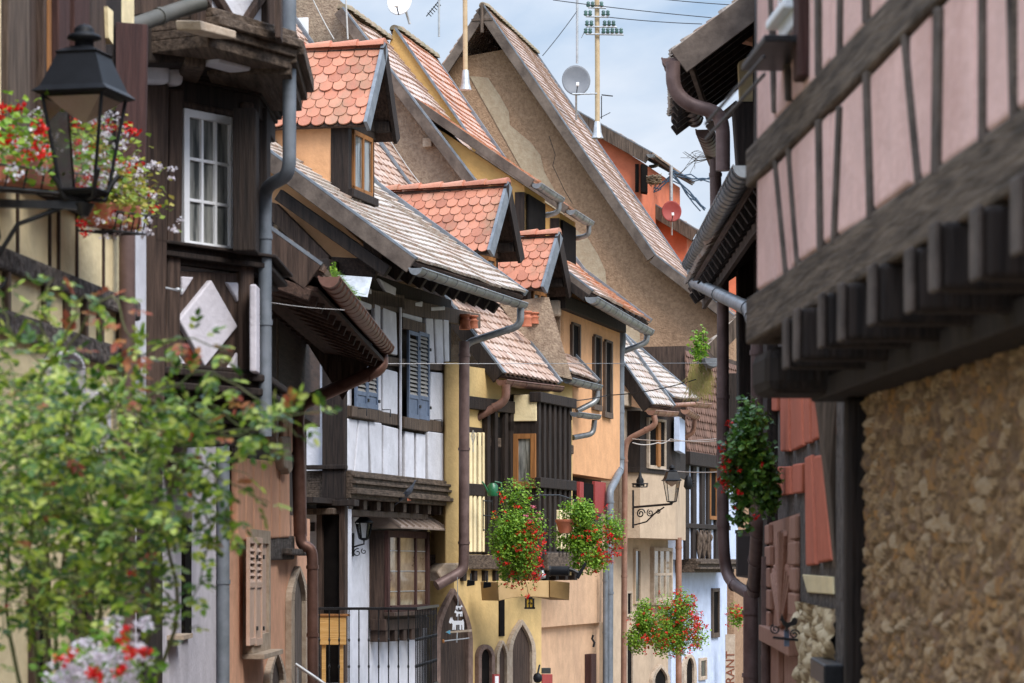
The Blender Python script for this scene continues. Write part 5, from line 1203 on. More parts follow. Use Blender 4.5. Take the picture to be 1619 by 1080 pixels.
m = M(); q = e0 - UP * .12 + bb * .18; m.prism([q, q + dd * 9.5, q + dd * 9.5 - UP * .12, q - UP * .12], bb * .04); m.build('fascia', m_greyw, T)
# upper gable eave
f0 = P(1062, 84, 29.5); f1 = f0 + Vector((.05, 1, 0)).normalized() * 4.3; b12 = Vector((1, -.02, 0)).normalized()
T2 = thing('eaved_house', 'tall house on the right with a weathered gable board and curling brown downpipe', 'house', ground_at(P(1190, 0, 31)))
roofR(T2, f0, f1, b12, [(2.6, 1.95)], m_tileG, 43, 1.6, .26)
m = M(); W12 = Wall(1192, 30, 1172, 34.5); m.lb(W12, 0, W12.L, CZ + 1.6, CZ + 7.5, -3, -.02); m.build('wall', m_dark, T2)
m = M(); m.prism([P(1159, 160, 30.1), P(1200, 160, 30.1), P(1200, 665, 30.1), P(1168, 665, 30.1), P(1166, 260, 30.1)], Vector((0, .3, 0))); m.build('corner_post', m_dark, T2, .02)
m = M(); m.prism([P(1168, 98, 30.4), P(1200, 80, 30.4), P(1200, 210, 30.4), P(1172, 190, 30.4)], Vector((0, .2, 0))); m.build('cream_infill', m_cream, T2)
m = M(); m.prism([P(1157, 30, 30.5), P(1200, -40, 30.5), P(1200, 70, 30.5), P(1160, 60, 30.5)], Vector((0, .2, 0))); m.build('orange_infill', m_orange, T2)
m = M(); m.bar(P(1084, 78, 29.5), P(1122, 190, 30.6), .05, .08); m.bar(P(1120, 205, 31), P(1168, 165, 31), .08, .1); m.build('strut', m_greywx, T2, .005)
g = M(); g.gutter(P(1062, 92, 29.5), P(1098, 188, 34), .10, .35)
g.pipe([P(1064, 98, 29.4), P(1064, 140, 29.4), P(1086, 165, 29.4), P(1135, 178, 29.4), P(1143, 200, 29.4), P(1143, 270, 29.4)], .075); g.build('gutter', m_pipe, T2)
g = M(); g.gutter(P(1114, 205, 33), P(1133, 255, 37), .10, .35); g.pipe([P(1131, 250, 34), P(1132, 340, 34)], .07); g.build('lower_gutter', m_pipe, T2)
g = M(); g.pipe([P(1143, 395, 29.6), P(1143, 860, 29.6), P(1150, 918, 29.6), P(1186, 940, 29.0)], .062, .35); g.build('downpipe', m_pipe, T2); g = M(); g.pipe([P(1200, 520, 24), P(1200, 830, 24), P(1193, 935, 26)], .07); g.build('downpipe', m_pipe, T2); g = M(); g.pipe([P(1190, 935, 27), P(1190, 1200, 27)], .09); g.build('downpipe', m_pipe, T2)
# eave beam and leaded end behind the sprouting plant
m = M(); a, b = P(1160, 500, 44), P(1113, 558, 50); m.gutter(P(1128, 566, 44), P(1113, 574, 48), .13, .3)
T3 = thing('eaved_house', 'far right hand house end with a grey gutter where a plant has taken root', 'house', ground_at(P(1150, 0, 47)))
m.build('gutter', m_zinc, T3)
m = M(); e0 = P(1116, 552, 46); bb3 = Vector((1, 0, 0)); m2 = M(); near = [e0, e0 + bb3 * 1.3 + UP * 1.3]; tile_roof(m, near, [q + Vector((0, 1.5, 0)) for q in near]); m.build('roof', m_tileG, T3)
b = M(); strip(b, near, Vector((0, -.06, 0)), .22, .02); b.build('bargeboard', m_greyw, T3)
m = M(); m.lb(Wall(1140, 45, 1200, 45), 0, .6, CZ + 1.7, CZ + 3.1, -1, 0) ; m.build('wall', m_dark, T3)
# ================================================================== plants
def basket(label, c, rad, n, nb, group, seed, petal=m_petal, leafm=m_leaf, size=.040, bsize=.034, hang=0.0, pot=False, cat='flower basket', name='flower_basket', extra=None, bdir=None, root=None):
    rr = random.Random(seed); c = Vector(c); T = thing(name, label, cat, root or (c - UP * rad[2]), group)
    m = M()
    clumps = [in_ell(rr, c, rad, .30)[0] for _ in range(22)] + [c, c]
    for i in range(n):
        b = clumps[rr.randrange(len(clumps))]; k = .42
        p, d = in_ell(rr, b, (rad[0] * k, rad[1] * k, rad[2] * k), .3)
        if hang: p.z -= hang * rr.random() ** 2 * rad[2] * max(0, (p.x - c.x) / rad[0] * .5 + .5)
        leaf_add(m, p, size * rr.uniform(.6, 1.2), rr, d * .6 + Vector((.1, -.5, .5)), asp=1.0)
    m.build('foliage', leafm, T)
    f = M(); st = M()
    for i in range(nb):
        d = Vector((rr.gauss(0, 1), rr.gauss(0, 1) - .5, rr.gauss(0, .9)))
        if bdir: d += Vector(bdir) * rr.uniform(.3, 1.6)
        d.normalize(); k = rr.uniform(.72, 1.12); p = c + Vector((d.x * rad[0], d.y * rad[1], d.z * rad[2])) * k
        if hang: p.z -= hang * rad[2] * rr.random() * max(0, d.x * .5 + .5)
        bloom_add(f, p, bsize * rr.uniform(.7, 1.25), rr, 9)
        if k > .9: st.tube([c.lerp(p, .6), c.lerp(p, .85) + UP * .03, p], .004, 4, cap=False)
    f.build('blossoms', petal, T)
    if extra:
        f = M()
        for i in range(extra[1]):
            p, d = in_ell(rr, c + Vector(extra[2]), (rad[0] * .5, rad[1] * .6, rad[2] * .35), .5); bloom_add(f, p, bsize, rr, 9)
        f.build('pale_blossoms', extra[0], T)
    if st.v: st.each('stem', m_stem, T)
    if pot:
        q = M(); q.lathe(c - UP * rad[2] * .45, [(rad[0] * .25, 0), (rad[0] * .38, .16), (rad[0] * .42, .16), (rad[0] * .42, .2)], 14); q.build('pot', m_pot, T)
    return T
g = 'geranium baskets along the houses'
basket('wide geranium basket trailing red flowers over the yellow house balcony', P(812, 848, 41.7), (.44, .32, .70), 9500, 125, g, 1, hang=.5, bdir=(1.1, -.2, -.55), extra=(m_petalp, 8, (.32, 0, .38)))
basket('rounded geranium basket with few red flowers at the end of the balcony', P(932, 845, 43.4), (.47, .34, .50), 8000, 85, g, 2, hang=.2, bdir=(1.0, -.2, -.35))
q = M(); q.lathe(P(894, 843, 43.32), [(.10, 0), (.14, .16), (.155, .17), (.155, .21)], 16); q.build('pot', m_pot, bpy.data.objects['flower_basket.001'])
t = basket('large leafy geranium basket below the beige bay, left of its neighbour', P(1022, 992, 50.5), (.38, .3, .46), 4500, 45, g, 3, bdir=(.3, 0, -.5))
basket('bushy geranium basket full of red flowers below the beige bay, by the copper pipe', P(1066, 988, 51.0), (.54, .36, .60), 6500, 170, g, 4, hang=.15, bdir=(.7, -.2, .05))
basket('dark leaved geranium climbing the right hand downpipe with red flowers on its left', P(1182, 742, 19.6), (.20, .22, .42), 4200, 26, None, 5, leafm=m_leafd, size=.045, bsize=.026, pot=False, cat='climbing plant', name='climbing_geranium', bdir=(-1.6, -.2, -.2))
basket('tiny red geranium basket far down the street by the restaurant sign', P(1166, 974, 58), (.24, .2, .26), 500, 30, None, 6, size=.05)
# leggy shoots on the tops of the baskets
def shoots(T, c, n, L, seed, mat=m_leaf, size=.05, up=1.0):
    rr = random.Random(seed); s = M(); l = M()
    for i in range(n):
        a = rr.uniform(0, 6.28); d = Vector((math.cos(a) * .6, math.sin(a) * .4, up)).normalized(); p = Vector(c) + Vector((rr.uniform(-.2, .2), 0, 0)); pts = [p]
        for k in range(6):
            d = (d + Vector((rr.gauss(0, .2), rr.gauss(0, .2), -.06))).normalized(); pts.append(pts[-1] + d * L / 6); leaf_add(l, pts[-1], size * rr.uniform(.6, 1.1), rr, None, asp=.9); leaf_add(l, pts[-1], size * rr.uniform(.5, 1), rr, None, asp=.9)
        s.tube(pts, .004, 4, cap=False)
    s.each('shoot', m_stem, T); l.build('shoot_leaves', mat, T)
T = thing('balcony_plant', 'leggy green shoots rising behind the wide geranium basket', 'plant', P(830, 800, 42.1)); shoots(T, P(835, 792, 42.1), 10, .35, 3); shoots(T, P(850, 790, 42.1), 4, .4, 5)
# sapling rooted in the far right gutter
T = thing('gutter_sapling', 'bright green sapling with hanging dry grass growing from the far right gutter', 'plant', P(1108, 575, 45.5))
rr = random.Random(8); l = M()
for i in range(420):
    p, d = in_ell(rr, P(1106, 550, 45.3), (.17, .15, .36), .2); leaf_add(l, p, .06 * rr.uniform(.6, 1.2), rr, d, asp=.8)
l.build('foliage', m_leaf, T); s = M()
for i in range(5): s.tube([P(1110, 600, 45.4), P(1104 + i * 3, 560, 45.4), P(1100 + i * 4, 525, 45.3)], .008, 5)
s.each('stem', m_stem, T); h = M()
for i in range(240):
    a = P(1090 + rr.random() * 34, 572 + rr.random() * 25, 45.2); h.tube([a, a + Vector((rr.gauss(0, .05), -.05, -.12)), a + Vector((rr.gauss(0, .09), -.05, -.25 - .22 * rr.random()))], .0035, 3, cap=False)
h.build('hanging_grass', m_drygrass, T)
# weeds in the copper gutter
T = thing('gutter_weed', 'small weeds and grass growing in the copper gutter of the terracotta house', 'plant', P(530, 440, 25)); rr = random.Random(4); l = M(); h = M()
for i in range(60): p, d = in_ell(rr, P(527, 425, 24.6), (.035, .05, .07), .2); leaf_add(l, p, .022, rr, d, asp=.9)
for i in range(160):
    t = rr.random(); a = P(520 + t * 36, 437 + t * 38, 24.3 + t * 2.6) + Vector((.03, 0, -.01)); h.tube([a, a + Vector((rr.gauss(0, .02), 0, .05 + .05 * rr.random())), a + Vector((rr.gauss(.02, .03), 0, .08 * rr.random()))], .0018, 3, cap=False)
l.build('foliage', m_leaf, T); h.build('grass_blades', m_leaf, T)
# moss on the red dormer ridges
# flower boxes on the near cream house
def box_planter(label, pts, pot_w, D, seed, red, white, yellow, spread):
    rr = random.Random(seed); a = P(*pts[0]); b = P(*pts[1]); T = thing('flower_box', label, 'flower box', (a + b) / 2, 'flower boxes on the cream house')
    q = M(); q.bar(a, b, .14, .13); q.build('pot', m_pot, T, .012)
    r_ = M(); d = (b - a)
    for zz_, o in ((-.09, .10), (.01, .12), (-.09, -.08)):
        x = Vector((o, 0, zz_)); r_.tube([a + x - d * .05, b + x + d * .05], .006, 5)
    for i in range(7):
        t = i / 6; c0 = a.lerp(b, t); r_.tube([c0 + Vector((-.08, 0, -.09)), c0 + Vector((.10, 0, -.09)), c0 + Vector((.12, 0, .01))], .005, 5)
    r_.build('rack', m_iron, T)
    l = M(); fr_ = M(); fw_ = M()
    for i in range(spread[0]):
        t = rr.uniform(-.08, 1.08); p = a.lerp(b, t) + Vector((rr.gauss(.06, .09), rr.gauss(-.04, .1), abs(rr.gauss(0, .13)) + .03 - .10 * (rr.random() < .3))); leaf_add(l, p, rr.uniform(.025, .05), rr, None, asp=.8)
    l.build('foliage', yellow, T)
    for k, (m_, n_, mt, nm) in enumerate(((fr_, red, m_petal, 'red_blossoms'), (fw_, white, m_petalw, 'white_blossoms'))):
        for i in range(n_):
            t = rr.uniform(-.1, 1.12); p = a.lerp(b, t) + Vector((rr.gauss(.08, .10), rr.gauss(-.08, .08), rr.uniform(-.12, .3)))
            for _ in range(3): bloom_add(m_, p + Vector((rr.gauss(0, .022), 0, rr.gauss(0, .025))), .028 if k == 0 else .02, rr, 9)
        m_.build(nm, mt, T)
m_leafy = mk('yellowing_leaf', (.22, .30, .04), (.38, .36, .06), scale=5, rough=.5, attr=[(.10, .20, .03), (.22, .33, .04), (.40, .42, .07), (.45, .30, .08)], trans=.3)
box_planter('flower box with mostly white blossoms behind the left side of the lantern', [(-60, 262, 12.2), (108, 280, 14.2)], .14, 14, 1, 13, 46, m_leaf, (900,))
box_planter('small flower box with yellowing leaves and white and red blossoms right of the lantern', [(150, 338, 15.0), (205, 345, 15.6)], .14, 15.2, 2, 6, 26, m_leafy, (620,))
box_planter('middle flower box of red blossoms seen through the lantern glass', [(72, 262, 14.4), (160, 285, 15.2)], .14, 15, 3, 14, 10, m_leafy, (600,))
# white and red flowers low at the left
rr = random.Random(12); T = thing('flower_pot', 'pot of white and red blossoms below the rose bush at the bottom left', 'flower pot', P(160, 1100, 8.75)); l = M(); w_ = M(); r_ = M()
for i in range(420): p, d = in_ell(rr, P(160, 1062, 8.75), (.20, .15, .14), .2); leaf_add(l, p, .035, rr, d, asp=.8)
for i in range(60):
    u = rr.uniform(85, 238); v = 1080 - 75 * math.sin((u - 70) / 175 * 3.14) * rr.random() + rr.uniform(-5, 20)
    if u > 175: v = rr.uniform(985, 1085)
    for _ in range(3): bloom_add(w_, P(u, v, 8.55) + Vector((rr.gauss(0, .012), 0, rr.gauss(0, .012))), .014, rr, 8)
for u, v in [(143, 1057), (205, 1032), (230, 1033), (190, 1055), (195, 1005), (150, 1070), (106, 1038)]:
    for _ in range(3): bloom_add(r_, P(u, v, 8.5) + Vector((rr.gauss(0, .01), 0, rr.gauss(0, .01))), .018, rr, 9)
l.build('foliage', m_leaf, T); w_.build('white_blossoms', m_petalw, T); r_.build('red_blossoms', m_petal, T); q = M(); q.lathe(P(150, 1190, 8.8), [(.09, 0), (.13, .14), (.14, .14), (.14, .18)], 16); q.build('pot', m_pot, T)
# rose bush
rr = random.Random(77)
T = thing('rose_bush', 'large leafy climbing rose filling the lower left with arching shoots', 'rose bush', (-1.75, 9.8, gz(10)))
LS = .038
L1 = M(); L2_ = M(); ST = M(); HP = M()
def sprig(pts, dens, sz, red=.05, r0=.006):
    ST.tube(pts, [r0 * (1 - .6 * i / (len(pts) - 1)) for i in range(len(pts))], 5, cap=False)
    tot = 0
    for i in range(len(pts) - 1):
        a, b = pts[i], pts[i + 1]; n = max(1, int((b - a).length * dens))
        for k in range(n):
            p = a.lerp(b, (k + rr.random()) / n); d = (b - a).normalized()
            side = Vector((rr.gauss(0, 1), rr.gauss(0, 1), rr.gauss(0, .7))).normalized(); side = (side - d * side.dot(d)).normalized()
            # compound leaf: stalk with 5 leaflets
            L_ = sz * rr.uniform(1.6, 2.4); tip = p + (side + d * .5 - UP * .15).normalized() * L_; mt = L2_ if rr.random() < red else L1
            ax = (tip - p).normalized(); sx = ax.cross(Vector((rr.gauss(0, .3), -.4, 1))).normalized()
            for t, o in ((.45, 1), (.45, -1), (.75, 1), (.75, -1), (1, 0)):
                q = p.lerp(tip, t); s_ = sz * rr.uniform(.75, 1.1); dir_ = (ax + sx * o * 1.1).normalized(); n_ = sx.cross(ax).normalized(); w_ = dir_.cross(n_ + Vector((rr.gauss(0, .4), rr.gauss(0, .4), 0))).normalized() * s_ * .31; dv = dir_ * s_; f = n_ * s_ * .08
                mt.add([q, q + dv * .3 + w_ * .95 + f, q + dv * .68 + w_ * .8 + f, q + dv, q + dv * .68 - w_ * .8 + f, q + dv * .3 - w_ * .95 + f, q + dv * .5], [[0, 1, 2, 3, 6], [0, 6, 3, 4, 5]], rr.random())
def curve(uvd, n=14, j=.012):
    P_ = [P(*q) for q in uvd]; out = []
    for i in range(len(P_) - 1):
        p0 = P_[max(0, i - 1)]; p1 = P_[i]; p2 = P_[i + 1]; p3 = P_[min(len(P_) - 1, i + 2)]
        for k in range(n // (len(P_) - 1) + 1):
            t = k / (n // (len(P_) - 1) + 1); out.append(.5 * ((2 * p1) + (p2 - p0) * t + (2 * p0 - 5 * p1 + 4 * p2 - p3) * t * t + (3 * p1 - p0 - 3 * p2 + p3) * t ** 3) + Vector((rr.gauss(0, j), rr.gauss(0, j), rr.gauss(0, j)))*.4)
    out.append(P_[-1]); return out
# bulk canes: fan out from the root, with dense twigs; outline follows the photographed bush
def dens_at(u, v):
    # 1 inside the mass, fading at the right edge and below
    if u < 300: top = 590 + max(0, (u - 150)) * .5
    else: top = 660
    edge = 320 + 40 * math.sin(v * .02)
    if v < top or u > edge: return 0
    if u < 60 and v > 860: return .25
    bot = 900 - .0 * u if u < 260 else 860
    return 1.0 if v < bot else max(0, 1 - (v - bot) / 130)
for i in range(350):
    for _ in range(30):
        u, v = rr.uniform(-60, 370), rr.uniform(540, 1020)
        if rr.random() < dens_at(u, v) * (1.0 if u < 170 else .6 if u < 250 else .33): break
    D = rr.uniform(8.9, 10.6); p = P(u, v, D); a = rr.uniform(-.6, 3.7); d = Vector((math.cos(a), rr.gauss(0, .5), math.sin(a) * .9 + .1)).normalized(); pts = [p]
    for k in range(4): d = (d + Vector((rr.gauss(0, .25), rr.gauss(0, .2), -.15))).normalized(); pts.append(pts[-1] + d * rr.uniform(.03, .055))
    sprig(pts, 30, LS, .02, .003)
for i in range(9):                                # main canes from the ground
    u = 20 + i * 30; sprig(curve([(90 + i * 6, 1300, 9.9), (u + rr.uniform(-20, 20), 1000, 9.8), (u, 820, 9.7), (u + rr.uniform(-40, 60), 640, 9.6)]), 10, LS, .03, .009)
arch = [([(200, 700, 9.6), (300, 650, 9.4), (360, 690, 9.3), (440, 665, 9.2), (515, 650, 9.1)], 30, .12), ([(150, 640, 9.8), (230, 560, 9.6), (290, 535, 9.5), (360, 555, 9.4)], 30, .08),
    ([(200, 760, 9.6), (290, 720, 9.5), (360, 760, 9.4), (425, 795, 9.4)], 26, .05), ([(60, 600, 9.8), (110, 520, 9.7), (130, 470, 9.7), (160, 500, 9.6)], 22, .15),
    ([(230, 700, 9.5), (320, 800, 9.4), (330, 860, 9.4), (300, 960, 9.4)], 24, .05),
    ([(210, 640, 9.6), (270, 610, 9.5), (330, 590, 9.5), (420, 640, 9.4), (470, 690, 9.3)], 26, .1), ([(100, 560, 9.8), (170, 470, 9.7), (200, 520, 9.6), (215, 560, 9.6)], 16, .7),
    ([(240, 800, 9.5), (300, 840, 9.5), (340, 820, 9.4), (380, 830, 9.4)], 24, .04), ([(120, 800, 9.6), (60, 900, 9.6), (30, 1000, 9.6)], 22, .02), ([(90, 560, 9.7), (60, 500, 9.7), (85, 440, 9.7)], 24, .06),
    ([(200, 860, 9.5), (250, 930, 9.5), (240, 980, 9.4)], 28, .02), ([(130, 860, 9.5), (110, 950, 9.5), (120, 1060, 9.4)], 24, .02), ([(30, 560, 9.7), (10, 500, 9.7), (-10, 450, 9.7)], 24, .04),
    ([(250, 640, 9.6), (330, 640, 9.5), (400, 690, 9.4), (430, 720, 9.4)], 30, .08), ([(280, 760, 9.6), (330, 740, 9.5), (350, 790, 9.4), (370, 850, 9.4)], 30, .04)]
for a_, d_, r_ in arch: sprig(curve(a_), d_ * 1.6, .038, r_, .005)
o = L1.build('foliage', m_leafr, T); L2_.build('reddened_leaves', m_redleaf, T); ST.build('canes', m_stem, T)
for u, v in [(97, 975), (205, 905), (305, 690)]: bloom_add(HP, P(u, v, 9.2), .014, rr, 8)
HP.build('rose_hips', m_petal, T)
# ================================================================== masts, dishes, wires
def dish(label, c, r, mat, mast=None, face=Vector((0, -1, .15)), cat='satellite dish'):
    T = thing('satellite_dish', label, cat, c); f = face.normalized(); x = f.cross(UP).normalized(); y = x.cross(f).normalized(); m = M(); vs = []; n = 28
    for k, (rr_, d) in enumerate([(0, -.18), (.35, -.155), (.65, -.10), (.88, -.035), (1, 0), (1.0, -.025), (.9, -.07), (.6, -.14), (0, -.22)]):
        for j in range(n): a = 6.283 * j / n; vs.append(c + (x * math.cos(a) * .93 + y * math.sin(a)) * rr_ * r + f * d * r)
    m.add(vs, [[k * n + j, k * n + (j + 1) % n, (k + 1) * n + (j + 1) % n, (k + 1) * n + j] for k in range(8) for j in range(n)], sm=True); m.build('reflector', mat, T)
    a = M(); a.tube([c - y * r * .98, c + f * r * .55 - y * r * .45], .012, 6); a.build('feed_arm', m_iron, T); b = M(); b.box(c + f * r * .58 - y * r * .42, .07, .12, .08); b.build('receiver', m_whitepaint, T, .01)
    if mast: q = M(); q.tube([c - f * r * .2, mast[0], mast[1]], .025, 8); q.build('mount', m_steel, T)
    return T
m_dgrey = mk('grey_dish', (.14, .15, .17), (.18, .19, .21), rough=.6); m_dred = mk('red_dish', (.22, .03, .025), (.28, .05, .04), rough=.6)
dish('dark grey satellite dish on the ridge beside the tall antenna mast', P(911, 127, 66), .36, m_dgrey, (P(911, 150, 66.6), P(911, 190, 66.8)), Vector((.12, -1, .1)))
dish('red satellite dish on the low red house roof', P(1062, 334, 77), .29, m_dred, (P(1062, 342, 77.5), P(1062, 372, 77.6)), Vector((.1, -1, .1)))
dish('pale satellite dish cut by the top edge above the pink tiles', P(631, 2, 50.5), .25, m_whitepaint, (P(640, 12, 51), P(648, 38, 51)), Vector((-.3, -1, .1)))
def mast(label, pts, r, mat, arms=(), base=None, cat='antenna mast', wires=()):
    T = thing('antenna_mast', label, cat, pts[0]); m = M(); m.tube(pts, r, 10); m.build('pole', mat, T)
    if base: q = M(); q.lathe(pts[0] + UP * -.05, [(base * 2.2, 0), (base * 1.5, .12), (base * 1.1, .35), (base, .36)], 12); q.build('roof_collar', m_steel, T)
    for a in arms:
        q = M(); q.tube(a[:2], a[2] if len(a) > 2 else .012, 6); n = a[3] if len(a) > 3 else 0
        d = (a[1] - a[0])
        for k in range(n):
            p = a[0] + d * ((k + .5) / n); e = Vector((.3, .9, 0)).normalized().cross(d.normalized()) if abs(d.normalized().z) < .5 else Vector((1, 0, 0)); q.tube([p - UP * .06, p + UP * .10], .008, 4)
        q.build('antenna_arm', m_iron, T)
    return T
D = 62.
p0 = P(944.5, 215, D); arms = []
T = mast('tall cream painted mast with crossarms of green insulators', [p0, P(944.5, 100, D), P(943.5, -60, D)], .055, m_polecream, base=.06)
m = M(); ins = M(); cr = M()
for v, a, b in [(12, 930, 958), (26, 926, 962), (42, 928, 975), (54, 926, 986), (148, 944, 905)]:
    m.tube([P(a, v, D - .1), P(b, v + 1, D - .1)], .02, 6)
    for u in range(int(min(a, b)), int(max(a, b)), 7):
        if abs(u - 944) > 6 and v < 100: ins.lathe(P(u, v - 1, D - .1), [(.03, 0), (.05, .03), (.03, .06), (.045, .09), (.02, .12)], 8)
m.tube([P(905, 148, D), P(935, 148, D)], .012, 5); m.tube([P(919, 60, D), P(928, 42, D)], .01, 5); m.each('crossarm', m_steel, T); ins.build('insulators', mk('green_glass_insulator', (.02, .06, .05), (.05, .12, .10), rough=.2, spec=.7), T)
m = M(); m.tube([P(951, 150, D), P(969, 152, D)], .014, 6); m.tube([P(951, 152, D), P(951, 188, D)], .012, 6); m.tube([P(949, 186, D), P(965, 178, D)], .008, 5); m.build('small_antenna', m_iron, T)
mast('thin grey pole rising beside the grey dish', [P(912.5, 100, 67), P(912.5, -40, 67)], .03, m_steel)
mast('plain cream pole standing on the orange tiled roof', [P(736, 138, 51.5), P(735, -40, 51.5)], .045, m_polecream, base=.05)
T = mast('thin mast with a small comb antenna at the top centre', [P(694, 58, 56), P(694, -40, 56)], .022, m_steel)
m = M()
for i in range(6): m.tube([P(676 + i * 3, 20 - i * 3.4, 56), P(682 + i * 3, 26 - i * 3.4, 56)], .009, 4)
m.tube([P(674, 26, 56), P(697, -2, 56)], .010, 5); m.build('antenna_arm', m_iron, T)
m = M(); T = mast('short pole on the far roof holding a tangle of cables', [P(1061, 322, 78), P(1061, 262, 78)], .05, m_steel); rr = random.Random(3)
for k in range(14):
    s0 = P(1061, 270 + rr.uniform(0, 10), 78); e = P(rr.choice([1032, 1125, 1112]), 0, 78); ev = {1032: 302, 1125: 283, 1112: 328}
    key = [q for q in ev if abs(P(q, 0, 78).x - e.x) < .01][0]; e = P(key + rr.uniform(-3, 3), ev[key] + rr.uniform(-6, 6), 78); md = s0.lerp(e, .5) - UP * rr.uniform(-.08, .15)
    pts = [s0.lerp(md, t) if t < 1 else md for t in (0, .5, 1)] + [md.lerp(e, .5), e]; m.tube([q + Vector((rr.gauss(0, .04), 0, rr.gauss(0, .05))) for q in pts], .018, 4, cap=False)
m.build('cable_tangle', m_bluewire := mk('blue_black_cable', (.02, .04, .07), (.05, .09, .14), rough=.5), T)
# stork nest + loose straws
def nest(label, c, r, seed, name='bird_nest'):
    rr = random.Random(seed); m = M()
    for i in range(240):
        a = rr.uniform(0, 6.28); q = r * math.sqrt(rr.random()); z = rr.uniform(-.5, .45) * r; t = Vector((-math.sin(a), math.cos(a), rr.gauss(0, .25))).normalized() * r * .7; p = c + Vector((math.cos(a) * q, math.sin(a) * q, z)); m.tube([p - t * .5, p + t * .5 + Vector((0, 0, rr.gauss(0, .04)))], .012, 3, cap=False)
    return tag(m.build(name, m_twig), label, 'nest')
nest('bird nest of twigs beside the red house gutter', P(1034, 284, 74.5), .2, 3)
m = M(); rr = random.Random(9)
for i in range(14): a = P(1128, 250, 32); m.tube([a, a + Vector((-.15 - .1 * rr.random(), 0, rr.uniform(-.05, .12))), a + Vector((-.2 - .25 * rr.random(), 0, rr.uniform(-.25, .1)))], .003, 3, cap=False)
tag(m.build('loose_straw', m_twig), 'dry straws poking out of the lower brown gutter on the right', 'straw')
# wires
def wire(label, pts, r=.008, sag=.0, mat=m_iron, g='wires strung across the street'):
    m = M(); out = []
    for i in range(len(pts) - 1):
        for k in range(12):
            t = k / 12; out.append(pts[i].lerp(pts[i + 1], t) - UP * sag * 4 * t * (1 - t))
    out.append(pts[-1]); m.tube(out, r, 5, cap=False); return tag(m.build('overhead_wire', mat), label, 'wire', g)
m_wire = mk('pale_wire', (.4, .38, .36), (.5, .48, .46), rough=.5)
wire('pale wire crossing level in front of the blue shutters', [P(430, 542, 33), P(560, 575, 34), P(1150, 574, 36)], .004, .004, m_wire)
wire('faint wire passing above the copper gutter', [P(426, 478, 23), P(545, 490, 23.4)], .0022, .01, m_wire)
wire('dark cable sagging to the beige house roof', [P(860, 632, 46), P(960, 625, 47), P(1100, 600, 45)], .009, .05)
wire('cable slack across the beige house window', [P(1000, 700, 52), P(1040, 700, 52), P(1060, 694, 52), P(1142, 696, 50)], .010, .04, m_wire)
wire('cable above the far lantern', [P(1000, 694, 52), P(1150, 692, 50)], .008, .05, m_wire)
wire('cable running behind the lantern top', [P(1045, 742, 52), P(1140, 746, 50)], .008, .03, m_wire)
wire('upper thin wire against the sky', [P(874, 0, 58), P(1125, 28, 58)], .009, .02)
wire('lower thin wire against the sky', [P(960, 27, 58), P(1110, 38, 58)], .009, .02)
wire('topmost thin wire against the sky', [P(1040, -2, 58), P(1160, 8, 58)], .009, .01)
wire('guy wire with beads up to the thin mast', [P(858, 88, 58), P(912, 18, 60)], .010, .02)
wire('pair of loose cables down the grey roughcast gable, left strand', [P(495, 0, 45), P(528, 62, 45)], .01, .02, m_wire)
wire('white cable hanging by the left mast', [P(547, 0, 45), P(550, 62, 45)], .014, .01, m_wire)
wire('loose cable down the grey gable to the dormer ridge', [P(606, 205, 45.5), P(640, 258, 45.5), P(664, 290, 45.5)], .008, .01, m_wire)
# far street lamp on scrolled bracket
c = P(1062, 797, 50); k = 62 / F * 50 / 1.02
T = thing('street_lamp', 'black lantern on a scrolled iron arm before the beige bay', 'street lamp', c); lantern_body(m_lampblack, m_glass, c, k * 1.0, T, sq=.2); lantern_glass(c, k, T, .2)
a = P(1002, 802, 50.4); X = (c - a).normalized(); b = M(); b.tube([P(1001, 775, 50.4), P(1001, 835, 50.4)], .02, 6); b.tube([a, c], .022, 6); b.tube([P(1003, 830, 50.4), P(1022, 825, 50.3), P(1035, 812, 50.2), P(1050, 802, 50.1)], .014, 6)
b.tube(spiral(P(1013, 812, 50.4), X, UP, .09, 1.6, 0), .012, 6); b.tube(spiral(P(1028, 811, 50.3), X, UP, .07, 1.5, 2), .010, 6); b.tube(spiral(P(1041, 808, 50.2), X, UP, .045, 1.5, 3), .009, 6); b.build('bracket', m_iron, T)
# basket shaped candle holder on the beige house
T = thing('wall_light', 'black basket shaped iron fitting on the beige house left of the lantern', 'wall light', P(1010, 772, 51)); m = M(); c = P(1012, 770, 51)
for z, r_ in ((0, .10), (.06, .11)): m.tube([c + Vector((math.cos(6.283 * j / 12) * r_ * 1.3, math.sin(6.283 * j / 12) * r_, z)) for j in range(13)], .008, 4)
for j in range(12): an = 6.283 * j / 12; m.tube([c + Vector((math.cos(an) * .13, math.sin(an) * .1, 0)), c + Vector((math.cos(an) * .143, math.sin(an) * .11, .07))], .006, 4)
m.tube([c, P(1001, 765, 51.2)], .012, 5); m.build('cage', m_iron, T); m = M(); m.lathe(c + UP * .02, [(.06, 0), (.07, .1), (.035, .16), (.015, .26), (.0, .3)], 10); m.build('lamp', m_lampblack, T)
T = thing('wall_light', 'small iron bracket fitting on the blue house beside the far lantern', 'wall light', P(1092, 765, 56)); m = M(); c = P(1088, 766, 56); m.lathe(c - UP * .1, [(.05, 0), (.09, .06), (.07, .2), (.03, .28)], 10)
for dz in (-.05, 0, .05): m.tube([c + UP * dz, P(1098, 764, 56) + UP * dz], .01, 4)
m.build('lamp', m_lampblack, T)
